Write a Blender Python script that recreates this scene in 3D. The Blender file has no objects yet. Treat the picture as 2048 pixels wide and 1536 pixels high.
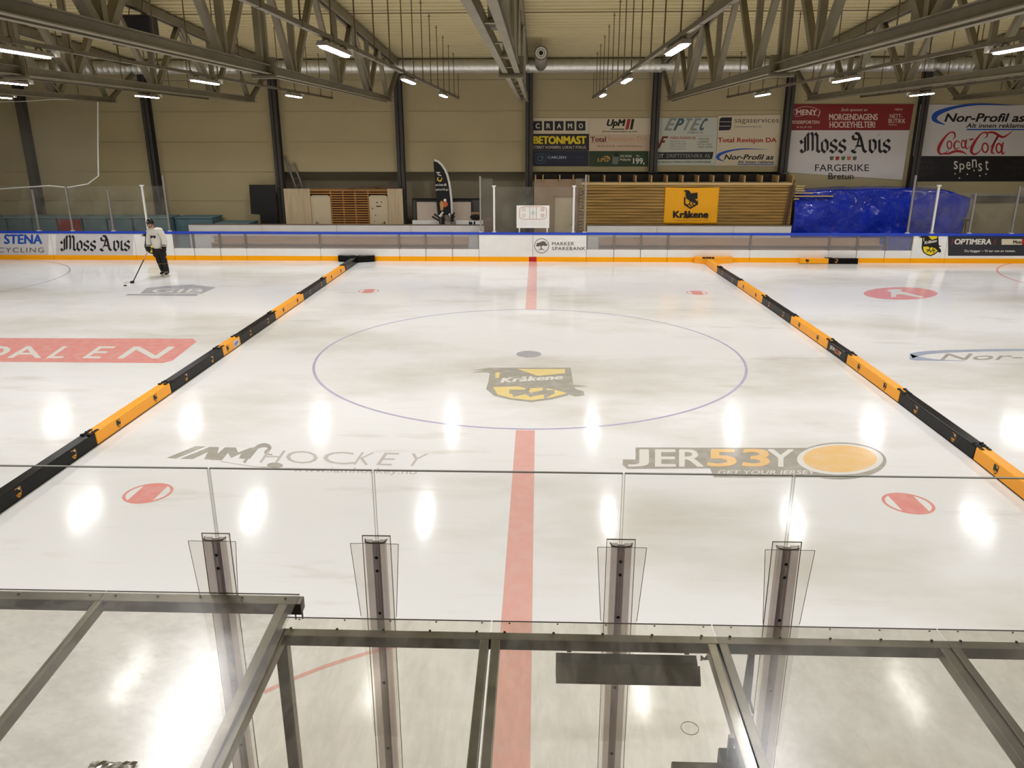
import bpy, bmesh, math, random
from mathutils import Vector, Matrix
random.seed(7)
S = bpy.context.scene
COL = S.collection
PI = math.pi

# ------------------------------------------------------------------ camera
F_PX, CX, CY, CH = 1561.35, 0.1728, -16.2007, 4.4867
YAW, PITCH, ROLL = 0.033082, 0.308466, -0.0011915
_fw = Vector((-math.sin(YAW)*math.cos(PITCH), math.cos(YAW)*math.cos(PITCH), -math.sin(PITCH)))
_r = Vector((math.cos(YAW), math.sin(YAW), 0)); _u = _r.cross(_fw)
_r2 = math.cos(ROLL)*_r + math.sin(ROLL)*_u
_u2 = -math.sin(ROLL)*_r + math.cos(ROLL)*_u
cam = bpy.data.objects.new('camera', bpy.data.cameras.new('camera'))
COL.objects.link(cam)
cam.data.sensor_fit = 'HORIZONTAL'; cam.data.sensor_width = 36.0
cam.data.lens = F_PX*36.0/2048.0
cam.data.clip_start = 0.05; cam.data.clip_end = 200
m = Matrix((_r2, _u2, -_fw)).transposed().to_4x4(); m.translation = (CX, CY, CH)
cam.matrix_world = m
S.camera = cam

def at(px, py, plane, val):
    """point of the plane x|y|z = val that the photograph shows at (px, py)"""
    d = _fw + _r2*((px-1024)/F_PX) - _u2*((py-768)/F_PX)
    C = Vector((CX, CY, CH)); i = 'xyz'.index(plane)
    return C + d*((val-C[i])/d[i])

# ------------------------------------------------------------------ world, exposure
w = bpy.data.worlds.new('world'); S.world = w; w.use_nodes = True
w.node_tree.nodes['Background'].inputs[0].default_value = (0.02, 0.02, 0.02, 1)
w.node_tree.nodes['Background'].inputs[1].default_value = 0.3
S.view_settings.view_transform = 'Standard'; S.view_settings.look = 'None'
S.view_settings.exposure = 0.0; S.view_settings.gamma = 1.0
S.view_settings.use_curve_mapping = False
S.cycles.max_bounces = 8; S.cycles.diffuse_bounces = 4; S.cycles.glossy_bounces = 4
S.cycles.transparent_max_bounces = 32; S.cycles.transmission_bounces = 6
S.cycles.sample_clamp_indirect = 6.0; S.cycles.caustics_reflective = False; S.cycles.caustics_refractive = False
S.cycles.use_denoising = True
LAMP_POWER = 89.0
LAMP_SPREAD = 150.0
LAMP_COL = (0.94, 0.95, 1.0)

# ------------------------------------------------------------------ materials
def lin(c):
    return tuple((v/255/12.92 if v/255 <= .04045 else ((v/255+.055)/1.055)**2.4) for v in c)
MATS = {}
def mat(name, rgb, rough=.6, metal=0., var=0., scale=4., bump=0., bscale=40., bdist=.01, spec=.5, coat=0., emit=0., linear=False, stretch=None, var2=None):
    if name in MATS: return MATS[name]
    m = bpy.data.materials.new(name); m.use_nodes = True
    nt = m.node_tree; b = nt.nodes['Principled BSDF']
    c = tuple(rgb) if linear else lin(rgb)
    b.inputs['Base Color'].default_value = (*c, 1)
    b.inputs['Roughness'].default_value = rough; b.inputs['Metallic'].default_value = metal
    b.inputs['Specular IOR Level'].default_value = spec
    b.inputs['Coat Weight'].default_value = coat
    if emit:
        b.inputs['Emission Color'].default_value = (*c, 1); b.inputs['Emission Strength'].default_value = emit
    if var or bump:
        tc = nt.nodes.new('ShaderNodeTexCoord'); mp = nt.nodes.new('ShaderNodeMapping')
        nt.links.new(tc.outputs['Object'], mp.inputs[0])
        if stretch: mp.inputs['Scale'].default_value = stretch
    if var:
        n = nt.nodes.new('ShaderNodeTexNoise'); n.inputs['Scale'].default_value = scale; n.inputs['Detail'].default_value = 6
        nt.links.new(mp.outputs[0], n.inputs['Vector'])
        r = nt.nodes.new('ShaderNodeValToRGB')
        d = tuple(max(0, v*(1-var)) for v in c) if var2 is None else (lin(var2))
        e = tuple(min(1, v*(1+var*.6)) for v in c)
        r.color_ramp.elements[0].position = .3; r.color_ramp.elements[1].position = .7
        r.color_ramp.elements[0].color = (*d, 1); r.color_ramp.elements[1].color = (*e, 1)
        nt.links.new(n.outputs['Fac'], r.inputs[0]); nt.links.new(r.outputs[0], b.inputs['Base Color'])
    if bump:
        n2 = nt.nodes.new('ShaderNodeTexNoise'); n2.inputs['Scale'].default_value = bscale; n2.inputs['Detail'].default_value = 4
        nt.links.new(mp.outputs[0], n2.inputs['Vector'])
        bp = nt.nodes.new('ShaderNodeBump'); bp.inputs['Strength'].default_value = bump; bp.inputs['Distance'].default_value = bdist
        nt.links.new(n2.outputs['Fac'], bp.inputs['Height']); nt.links.new(bp.outputs[0], b.inputs['Normal'])
    MATS[name] = m
    return m

def clear_mat(name, tint, haze=.04, haze_col=(.7, .7, .66), rough=.03, gloss=1., dirt=0., dscale=3., stretch=(1, 1, 1), shadow=None):
    """thin clear sheet: tinted straight-through light, a fresnel reflection and a little scuffed haze"""
    m = bpy.data.materials.new(name); m.use_nodes = True
    nt = m.node_tree; nt.nodes.clear(); N = nt.nodes.new; L = nt.links.new
    out = N('ShaderNodeOutputMaterial')
    tr = N('ShaderNodeBsdfTransparent'); tr.inputs[0].default_value = (*tint, 1)
    df = N('ShaderNodeBsdfDiffuse'); df.inputs[0].default_value = (*haze_col, 1)
    gl = N('ShaderNodeBsdfGlossy'); gl.inputs['Roughness'].default_value = rough
    fr = N('ShaderNodeFresnel'); fr.inputs[0].default_value = 1.45
    mul = N('ShaderNodeMath'); mul.operation = 'MULTIPLY'; mul.inputs[1].default_value = gloss
    geo = N('ShaderNodeNewGeometry'); inv = N('ShaderNodeMath'); inv.operation = 'SUBTRACT'; inv.inputs[0].default_value = 1.0
    L(geo.outputs['Backfacing'], inv.inputs[1]); fm = N('ShaderNodeMath'); fm.operation = 'MULTIPLY'
    L(fr.outputs[0], fm.inputs[0]); L(inv.outputs[0], fm.inputs[1]); L(fm.outputs[0], mul.inputs[0])
    m1 = N('ShaderNodeMixShader'); m1.inputs[0].default_value = haze
    if dirt:
        tc = N('ShaderNodeTexCoord'); mp = N('ShaderNodeMapping'); mp.inputs['Scale'].default_value = stretch
        n = N('ShaderNodeTexNoise'); n.inputs['Scale'].default_value = dscale; n.inputs['Detail'].default_value = 8; n.inputs['Roughness'].default_value = .7
        L(tc.outputs['Object'], mp.inputs[0]); L(mp.outputs[0], n.inputs['Vector'])
        r = N('ShaderNodeMapRange'); r.inputs['From Min'].default_value = .42; r.inputs['From Max'].default_value = .75
        r.inputs['To Min'].default_value = haze; r.inputs['To Max'].default_value = haze+dirt
        L(n.outputs['Fac'], r.inputs['Value']); L(r.outputs[0], m1.inputs[0])
    L(tr.outputs[0], m1.inputs[1]); L(df.outputs[0], m1.inputs[2])
    m2 = N('ShaderNodeMixShader'); L(mul.outputs[0], m2.inputs[0]); L(m1.outputs[0], m2.inputs[1]); L(gl.outputs[0], m2.inputs[2])
    L(m2.outputs[0], out.inputs[0])
    MATS[name] = m
    return m

WHITE_BOARD = mat('board_white', (238, 236, 232), .35, var=.06, scale=1.5)
RAIL_BLUE = mat('rail_blue', (30, 66, 190), .4)
KICK = mat('kick_yellow', (255, 172, 0), .55, spec=.2)
STEEL = mat('truss_steel', (128, 119, 99), .55, .3, var=.15, scale=2)
COLUMN = mat('column_steel', (62, 58, 54), .6, .1)
GALV = mat('galvanised', (248, 246, 240), .45, .8, var=.05, scale=3)
RAILM = mat('rail_steel', (120, 112, 98), .5, .5)
ROD = mat('rod_steel', (96, 80, 56), .6, .2)
HOUS = mat('lamp_housing', (150, 142, 138), .5, .2)
BLACK = mat('black_plastic', (18, 17, 16), .45)
BLACKV = mat('black_vinyl', (12, 11, 11), .3, bump=.15, bscale=9, spec=.18)
YELV = mat('yellow_vinyl', (255, 170, 8), .38, bump=.12, bscale=9)
STRAP = mat('black_rubber', (14, 13, 12), .6)
ALU = mat('aluminium', (150, 145, 142), .4, .7)
POSTW = mat('white_post', (222, 220, 212), .4)
POSTG = mat('grey_post', (150, 146, 140), .45, .4)
WOODP = mat('pale_boards', (200, 180, 146), .7, var=.22, scale=2.5, stretch=(7, 1, .35))
WOODB = mat('brown_battens', (176, 124, 62), .7, var=.3, scale=3, stretch=(.4, 1, 6))
WOODC = mat('impregnated_pine', (166, 130, 66), .7, var=.45, scale=2.2, stretch=(.35, 1, 9))
WOODJ = mat('joist_pine', (176, 142, 92), .7, var=.2, scale=3)
WOODBE = mat('bench_wood', (176, 140, 104), .6, var=.2, scale=2, stretch=(.4, 3, 3))
DOORM = mat('door_paint', (206, 190, 158), .5)
PLY = mat('plywood', (164, 140, 112), .75, var=.14, scale=1.5)
TEAL = mat('teal_cover', (92, 120, 126), .7, var=.15, scale=3)
RED = mat('red_cover', (140, 40, 34), .7)
TARP = None
INK = mat('ink_black', (16, 14, 14), .5)
INKW = mat('ink_white', (222, 216, 204), .5)
INKG = mat('ink_grey', (96, 92, 88), .5)
INKR = mat('ink_red', (170, 34, 26), .5)
INKY = mat('ink_yellow', (236, 208, 24), .5)
INKB = mat('ink_blue', (24, 78, 176), .5)
NAVY = mat('sheet_navy', (16, 22, 48), .45)
BLKS = mat('sheet_black', (22, 17, 20), .45)
CREAM = mat('sheet_cream', (214, 200, 172), .45)
PALEB = mat('sheet_pale_blue', (196, 198, 184), .45)
PINKS = mat('sheet_pink', (206, 182, 156), .45)
GRNS = mat('sheet_green', (40, 66, 24), .45, var=.5, scale=1.2)
REDS = mat('sheet_red', (134, 24, 26), .45)
WSHEET = mat('sheet_white', (216, 210, 206), .5)
CHAR = mat('sheet_charcoal', (44, 44, 50), .45)
SLATE = mat('ink_slate', (70, 96, 108), .5)
SILV = mat('ink_silver', (140, 146, 142), .5)
SKIN = mat('skin', (214, 150, 122), .6)
JERS = mat('jersey_white', (222, 218, 208), .8, bump=.3, bscale=14)
BLKF = mat('black_fabric', (22, 20, 20), .8)
HELM = mat('helmet_black', (14, 14, 16), .22)
MBLK = mat('dark_steel', (122, 117, 104), .4, .6, var=.4, scale=7)
MDRK = mat('heater_grey', (100, 95, 82), .55, .3)
SCREW = mat('screw_steel', (90, 84, 74), .35, .8)
PANE_EDGE = mat('pane_edge', (150, 152, 146), .25)

CLEAR_NEAR = clear_mat('clear_pane', (.985, .985, .98), haze=.006, rough=.02, gloss=.35)
CLEAR_POST = clear_mat('clear_plate', (.955, .945, .93), haze=.025, rough=.1, gloss=.5)
SEAM_EDGE = clear_mat('seam_edge', (.80, .80, .78), haze=.05, rough=.1, gloss=.3)
SPINE = clear_mat('grey_spine', (.62, .575, .59), haze=.3, haze_col=(.42, .38, .39), rough=.2, gloss=.6)
CHANNEL = clear_mat('smoked_channel', (.83, .795, .80), haze=.16, haze_col=(.42, .38, .39), rough=.2, gloss=.8)
CLEAR_FAR = clear_mat('scuffed_glare_pane', (.95, .95, .94), haze=.03, haze_col=(.55, .52, .45), rough=.08, gloss=.5, dirt=.10, dscale=1.2)  # whitish haze stands for scratches and dirt, and for reflections in the glass
CLEAR_WIN = clear_mat('bench_window_pane', (.9, .9, .9), haze=.13, haze_col=(.75, .74, .74), rough=.06, gloss=.5)
POLY = clear_mat('polycarbonate', (.945, .93, .885), haze=.05, haze_col=(.6, .58, .52), rough=.14, gloss=.8, dirt=.16, dscale=2.2, stretch=(2.4, .6, 1))
POLY_L = clear_mat('scratched_polycarbonate', (.91, .9, .865), haze=.08, haze_col=(.6, .58, .54), rough=.2, gloss=.7, dirt=.22, dscale=3.0, stretch=(1.2, 2.2, 1))
POLY_R = clear_mat('stained_polycarbonate', (.87, .855, .81), haze=.10, haze_col=(.5, .48, .43), rough=.24, gloss=.4, dirt=.22, dscale=1.6, stretch=(1.6, 1.1, 1))

# ------------------------------------------------------------------ object helpers
def tag(o, label=None, cat=None, group=None, kind=None):
    if label: o['label'] = label
    if cat: o['category'] = cat
    if group: o['group'] = group
    if kind: o['kind'] = kind
    return o
def empty(name, loc, label=None, cat=None, group=None, kind=None):
    o = bpy.data.objects.new(name, None); COL.objects.link(o); o.location = loc
    o.empty_display_size = .1
    return tag(o, label, cat, group, kind)
def wloc(o):
    v = Vector((0, 0, 0))
    while o is not None:
        v += o.location; o = o.parent
    return v
def kids(o): return list(o.children)
def copy_tree(o, parent=None):
    c = o.copy(); COL.objects.link(c)
    if parent is not None: c.parent = parent
    for ch in kids(o): copy_tree(ch, c)
    return c

class MB:
    """gathers shapes and links them as one mesh object"""
    def __init__(s): s.v = []; s.f = []; s.m = []; s.cur = 0
    def add(s, vs, fs, mi=None):
        b = len(s.v); s.v += [tuple(v) for v in vs]
        for f in fs: s.f.append(tuple(b+i for i in f)); s.m.append(s.cur if mi is None else mi)
        return s
    def box(s, x0, x1, y0, y1, z0, z1, mi=None):
        vs = [(x, y, z) for z in (z0, z1) for y in (y0, y1) for x in (x0, x1)]
        return s.add(vs, [(0, 2, 3, 1), (4, 5, 7, 6), (0, 1, 5, 4), (2, 6, 7, 3), (0, 4, 6, 2), (1, 3, 7, 5)], mi)
    def bar(s, a, b, w, h, up=(0, 0, 1), mi=None):
        a = Vector(a); b = Vector(b); d = (b-a).normalized(); up = Vector(up)
        if abs(d.dot(up)) > .98: up = Vector((0, 1, 0))
        x = d.cross(up).normalized()*(w/2); y = x.normalized().cross(d)*(h/2)
        vs = [p+i*x+j*y for p in (a, b) for i, j in ((-1, -1), (1, -1), (1, 1), (-1, 1))]
        return s.add(vs, [(0, 1, 2, 3), (7, 6, 5, 4), (0, 4, 5, 1), (1, 5, 6, 2), (2, 6, 7, 3), (3, 7, 4, 0)], mi)
    def tube(s, pts, r, n=8, mi=None, cap=True):
        pts = [Vector(p) for p in pts]; rs = r if isinstance(r, (list, tuple)) else [r]*len(pts)
        rings = []; ref = None
        for i, p in enumerate(pts):
            d = (pts[min(i+1, len(pts)-1)]-pts[max(i-1, 0)]).normalized()
            if ref is None: ref = Vector((0, 0, 1)) if abs(d.z) < .9 else Vector((1, 0, 0))
            x = d.cross(ref).normalized(); y = x.cross(d).normalized(); ref = y
            rings.append([p+(x*math.cos(2*PI*k/n)+y*math.sin(2*PI*k/n))*rs[i] for k in range(n)])
        vs = [v for rg in rings for v in rg]; fs = []
        for i in range(len(pts)-1):
            for k in range(n):
                fs.append((i*n+k, i*n+(k+1) % n, (i+1)*n+(k+1) % n, (i+1)*n+k))
        if cap: fs += [tuple(range(n-1, -1, -1)), tuple((len(pts)-1)*n+k for k in range(n))]
        return s.add(vs, fs, mi)
    def prism(s, pts, off, mi=None):
        """polygon pts (3-D, planar) extruded by vector off"""
        off = Vector(off); n = len(pts); vs = [Vector(p) for p in pts]+[Vector(p)+off for p in pts]
        fs = [tuple(range(n-1, -1, -1)), tuple(range(n, 2*n))]+[(i, (i+1) % n, n+(i+1) % n, n+i) for i in range(n)]
        return s.add(vs, fs, mi)
    def ball(s, c, r, seg=12, ring=8, sc=(1, 1, 1), mi=None):
        vs = []; fs = []; c = Vector(c)
        for i in range(ring+1):
            t = PI*i/ring
            for k in range(seg):
                a = 2*PI*k/seg
                vs.append((c.x+r*sc[0]*math.sin(t)*math.cos(a), c.y+r*sc[1]*math.sin(t)*math.sin(a), c.z+r*sc[2]*math.cos(t)))
        for i in range(ring):
            for k in range(seg): fs.append((i*seg+k, (i+1)*seg+k, (i+1)*seg+(k+1) % seg, i*seg+(k+1) % seg))
        return s.add(vs, fs, mi)
    def build(s, name, mats, parent=None, bevel=0., smooth=False, bseg=2):
        me = bpy.data.meshes.new(name)
        L = wloc(parent) if parent is not None else Vector((0, 0, 0))
        me.from_pydata([(v[0]-L.x, v[1]-L.y, v[2]-L.z) for v in s.v], [], s.f)
        for m_ in (mats if isinstance(mats, (list, tuple)) else [mats]): me.materials.append(m_)
        if any(s.m): me.polygons.foreach_set('material_index', s.m)
        if smooth: me.polygons.foreach_set('use_smooth', [True]*len(s.f))
        me.update()
        o = bpy.data.objects.new(name, me); COL.objects.link(o)
        if parent is not None: o.parent = parent
        if bevel:
            b = o.modifiers.new('bevel', 'BEVEL'); b.width = bevel; b.segments = bseg; b.limit_method = 'ANGLE'
        return o
def recenter(o):
    """move a one-mesh thing's origin to the base of its mesh"""
    co = [v.co for v in o.data.vertices]
    c = Vector((sum((min(q[i] for q in co), max(q[i] for q in co)))/2 for i in range(3)))
    c.z = min(q.z for q in co)
    o.data.transform(Matrix.Translation(-c)); o.location = c
    return o
def thing(name, mb, mats, label, cat, group=None, bevel=0., smooth=False, kind=None):
    return tag(recenter(mb.build(name, mats, None, bevel, smooth)), label, cat, group, kind)

# ------------------------------------------------------------------ flat prints: lettering and emblems
_glyph = {}
def glyphs(s, bold=0., space=1.):
    k = (s, bold, space)
    if k not in _glyph:
        cu = bpy.data.curves.new('t', 'FONT'); cu.body = s; cu.offset = bold; cu.space_character = space
        cu.resolution_u = 3
        ob = bpy.data.objects.new('t', cu); COL.objects.link(ob)
        dg = bpy.context.evaluated_depsgraph_get(); dg.update()
        me = bpy.data.meshes.new_from_object(ob.evaluated_get(dg))
        vs = [(v.co.x, v.co.y) for v in me.vertices]; fs = [tuple(p.vertices) for p in me.polygons]
        bpy.data.objects.remove(ob); bpy.data.curves.remove(cu); bpy.data.meshes.remove(me)
        x0 = min(v[0] for v in vs); x1 = max(v[0] for v in vs); y0 = min(v[1] for v in vs); y1 = max(v[1] for v in vs)
        _glyph[k] = ([((x-x0)/(x1-x0), (y-y0)/(y1-y0)) for x, y in vs], fs)
    return _glyph[k]

class Print:
    """flat printing in the (u, v) frame of a surface, several inks, one mesh"""
    def __init__(s, origin, u, v, eps=.0015, warp=None):
        s.o = Vector(origin); s.u = Vector(u); s.v = Vector(v); s.n = s.u.cross(s.v).normalized()
        s.eps = eps; s.mb = MB(); s.mats = []; s.layer = 1; s.warp = warp; s.k = 0
    def P(s, x, y):
        if s.warp: x, y = s.warp(x, y)
        return s.o+s.u*x+s.v*y+s.n*(s.eps*(s.layer+.012*(s.k % 70)))
    def mi(s, m_):
        s.k += 1
        if m_ not in s.mats: s.mats.append(m_)
        return s.mats.index(m_)
    def poly(s, pts, m_, layer=None):
        if layer: s.layer = layer
        a = sum(pts[i][0]*pts[(i+1) % len(pts)][1]-pts[(i+1) % len(pts)][0]*pts[i][1] for i in range(len(pts)))
        if a < 0: pts = pts[::-1]
        s.mb.add([s.P(*p) for p in pts], [tuple(range(len(pts)))], s.mi(m_)); return s
    def rect(s, x0, x1, y0, y1, m_, layer=None): return s.poly([(x0, y0), (x1, y0), (x1, y1), (x0, y1)], m_, layer)
    def disc(s, cx, cy, rx, ry, m_, layer=None, n=40): return s.poly([(cx+rx*math.cos(2*PI*k/n), cy+ry*math.sin(2*PI*k/n)) for k in range(n)], m_, layer)
    def ring(s, cx, cy, rx, ry, w, m_, layer=None, a0=0., a1=2*PI, n=64):
        if layer: s.layer = layer
        vs = []; 
        for k in range(n+1):
            a = a0+(a1-a0)*k/n
            for q in (-w/2, w/2): vs.append(s.P(cx+(rx+q)*math.cos(a), cy+(ry+q)*math.sin(a)))
        s.mb.add(vs, [(2*k, 2*k+1, 2*k+3, 2*k+2) for k in range(n)], s.mi(m_)); return s
    def text(s, t, x0, x1, y0, y1, m_, layer=None, bold=.0, shear=0., space=1.):
        if layer: s.layer = layer
        vs, fs = glyphs(t, 0. if bold > 0 else bold, space)
        w_ = x1-x0; h_ = y1-y0; k = shear*h_; b = max(bold, 0)*1.1*abs(h_); sg = 1 if w_ > 0 else -1
        n = 1 if not b else (3 if bold < .03 else 5)
        for i in range(n):
            f_ = 0 if n == 1 else -1+2*i/(n-1); dy = (0 if n == 1 else (.5 if i % 2 else -.5))*b*(1 if h_ > 0 else -1)
            s.mb.add([s.P(x0+sg*b+f_*b+x*(w_-sg*2*b-k)+k*y, y0+y*h_*(1-b/abs(h_))+dy+.5*b*(1 if h_ > 0 else -1)) for x, y in vs], fs, s.mi(m_))
        return s
    def ribbon(s, pts, ws, m_, layer=None, closed=False, smooth=4):
        if layer: s.layer = layer
        if not isinstance(ws, (list, tuple)): ws = [ws]*len(pts)
        P = [Vector((p[0], p[1], w_)) for p, w_ in zip(pts, ws)]
        if smooth > 1:
            Q = []; n = len(P)
            for i in range(n if closed else n-1):
                a, b, c, d = (P[(i-1) % n], P[i], P[(i+1) % n], P[(i+2) % n]) if closed else (P[max(i-1, 0)], P[i], P[i+1], P[min(i+2, n-1)])
                for k in range(smooth):
                    t = k/smooth
                    Q.append(.5*((2*b)+(c-a)*t+(2*a-5*b+4*c-d)*t*t+(3*b-a-3*c+d)*t**3))
            if not closed: Q.append(P[-1])
            P = Q
        n = len(P); vs = []
        for i, p in enumerate(P):
            a = P[(i-1) % n] if closed else P[max(i-1, 0)]; b = P[(i+1) % n] if closed else P[min(i+1, n-1)]
            d = Vector((b.x-a.x, b.y-a.y)); d = d.normalized() if d.length > 1e-9 else Vector((1, 0))
            vs += [s.P(p.x-d.y*p.z/2, p.y+d.x*p.z/2), s.P(p.x+d.y*p.z/2, p.y-d.x*p.z/2)]
        fs = [(2*i+1, 2*i+3, 2*i+2, 2*i) for i in range(n-1)]
        if closed: fs.append((2*n-1, 1, 0, 2*n-2))
        s.mb.add(vs, fs, s.mi(m_)); return s
    def nib(s, pts, w_, m_, layer=None, ang=40.):
        if layer: s.layer = layer
        nx = math.cos(math.radians(ang))*w_/2; ny = math.sin(math.radians(ang))*w_/2; t = w_*.1
        for (a, b), (c, d) in zip(pts, pts[1:]):
            L = math.hypot(c-a, d-b) or 1; ex, ey = (c-a)/L*t, (d-b)/L*t
            qx, qy = -ey, ex
            q = [(a-nx-ex, b-ny-ey), (a+nx-ex, b+ny-ey), (c+nx+ex, d+ny+ey), (c-nx+ex, d-ny+ey)]
            ar = sum(q[i][0]*q[(i+1) % 4][1]-q[(i+1) % 4][0]*q[i][1] for i in range(4))
            if abs(ar) < 2*t*L: q = [(a+qx, b+qy), (a-qx, b-qy), (c-qx, d-qy), (c+qx, d+qy)]
            s.poly(q, m_)
        return s
    def build(s, name, parent): return s.mb.build(name, s.mats, parent)

def blackletter(p, x0, x1, y0, y1, ink):
    """the two words Moss Avis with broad-nib strokes"""
    G = {'M': (1.62, [[(.02, .22), (.16, .04), (.4, .12)], [(.38, .12), (.38, 1.15), (.16, .95)], [(.38, 1.15), (.62, 1.45), (.62, .2)], [(.62, 1.3), (.9, 1.48), (1.0, 1.3), (1.0, .2)], [(1.0, 1.25), (1.22, 1.45), (1.38, 1.25), (1.38, .2), (1.55, .06)], [(.0, .9), (.12, .72), (.3, .8)]]),
         'o': (.74, [[(.14, .78), (.14, .25), (.38, .04)], [(.14, .78), (.4, .98), (.6, .75), (.6, .24), (.38, .04)]]),
         's': (.72, [[(.6, .82), (.42, .98), (.14, .78), (.14, .6), (.58, .4), (.58, .2), (.34, .03), (.08, .2)]]),
         'A': (1.3, [[(.4, .98), (.14, 1.02), (.06, 1.26), (.3, 1.48), (.55, 1.36)], [(.5, 1.45), (.72, 1.1), (.96, .2), (1.16, .06)], [(.6, 1.2), (.44, .5), (.1, .1), (.0, .2)], [(.1, .1), (.3, .02)], [(.34, .52), (.84, .52)]]),
         'v': (.78, [[(.04, .84), (.18, .96), (.18, .24), (.4, .03)], [(.4, .03), (.64, .3), (.64, .78), (.44, .98)]]),
         'i': (.42, [[(.04, .84), (.18, .96), (.18, .2), (.34, .05)], [(.14, 1.3), (.22, 1.38)]]), ' ': (.42, [])}
    t = 'Moss Avis'; W = sum(G[c][0] for c in t); sx = (x1-x0)/W; sy = (y1-y0)/1.5; x = 0
    for c in t:
        for st in G[c][1]: p.nib([(x0+(x+a)*sx, y0+b*sy) for a, b in st], .23*(abs(sx)+abs(sy))/2, ink, 2, 40. if sy > 0 else -40.)
        x += G[c][0]

def crest(p, cx, cy, w_, h_, dark, yellow, white, layer=2, text=True):
    """shield with a crow above a slanted name band; w_, h_ are the full size"""
    X = lambda x: cx+x*w_; Y = lambda y: cy+y*h_
    T = lambda pts: [(X(a), Y(b)) for a, b in pts]
    p.poly(T([(-.33, .5), (.36, .5), (.38, .05), (.4, -.12), (.34, -.3), (.2, -.42), (.02, -.5), (-.16, -.43), (-.3, -.32), (-.37, -.12), (-.35, .1)]), dark, layer)
    p.poly(T([(-.33, .5), (-.4, .47), (-.52, .42), (-.38, .43), (-.5, .36), (-.36, .36), (-.3, .3)]), dark)
    p.poly(T([(.36, .02), (.52, -.04), (.38, -.07)]), dark)
    p.poly(T([(.3, -.02), (.47, -.18), (.48, -.3), (.4, -.34), (.28, -.22)]), dark)
    p.poly(T([(-.1, .46), (.31, .46), (.31, .34), (.08, .26)]), yellow, layer+1)
    p.poly(T([(-.29, .36), (-.25, .36), (-.26, .2), (-.29, .2)]), yellow)
    p.poly(T([(-.31, -.06), (-.1, -.04), (-.02, -.1), (.1, -.08), (.2, -.12), (.33, -.24), (.2, -.36), (.02, -.45), (-.16, -.38), (-.27, -.28)]), yellow)
    for pts in ([(0, -.08), (-.03, -.2), (-.14, -.3)], [(-.03, -.2), (-.17, -.2)], [(-.03, -.2), (.03, -.32)], [(.14, -.09), (.12, -.22), (.03, -.27)], [(.12, -.22), (.2, -.26), (.13, -.35)], [(.12, -.22), (.22, -.2)]):
        p.ribbon(T(pts), .035*w_, dark, layer+2, smooth=1)
    if text:
        q = Print(p.o, p.u, p.v, p.eps, p.warp); vs, fs = glyphs('Kråkene', 0., 1.05); p.layer = layer+2
        for e_ in (-.008, -.003, .003, .008): p.mb.add([p.P(X(-.24+.52*a+.02*b+e_), Y(.06+.1*a+.14*b+abs(e_)*.5)) for a, b in vs], fs, p.mi(white))
    p.layer = 1

def crow(p, cx, cy, w_, h_, dark, yellow):
    """half-shield with a standing crow"""
    T = lambda pts: [(cx+a*w_, cy+b*h_) for a, b in pts]
    p.poly(T([(-.45, .1), (-.36, .1), (-.36, -.25), (-.05, -.46), (.3, -.28), (.45, -.05), (.45, -.3), (-.04, -.55), (-.45, -.32)]), dark, 2)
    p.poly(T([(-.12, .3), (.42, .36), (.42, .02), (.2, .0)]), dark)
    p.poly(T([(-.5, .46), (-.3, .5), (-.1, .46), (0, .3), (.2, .05), (.36, -.1), (.45, -.34), (.2, -.2), (-.05, -.12), (-.3, .05), (-.36, .3), (-.3, .38)]), dark, 3)
    for pts in ([(-.05, -.1), (-.1, -.28), (-.3, -.34)], [(-.1, -.28), (.02, -.4)], [(.12, -.14), (.08, -.3), (.22, -.36)]):
        p.ribbon(T(pts), .06*w_, dark, 3, smooth=1)

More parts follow.
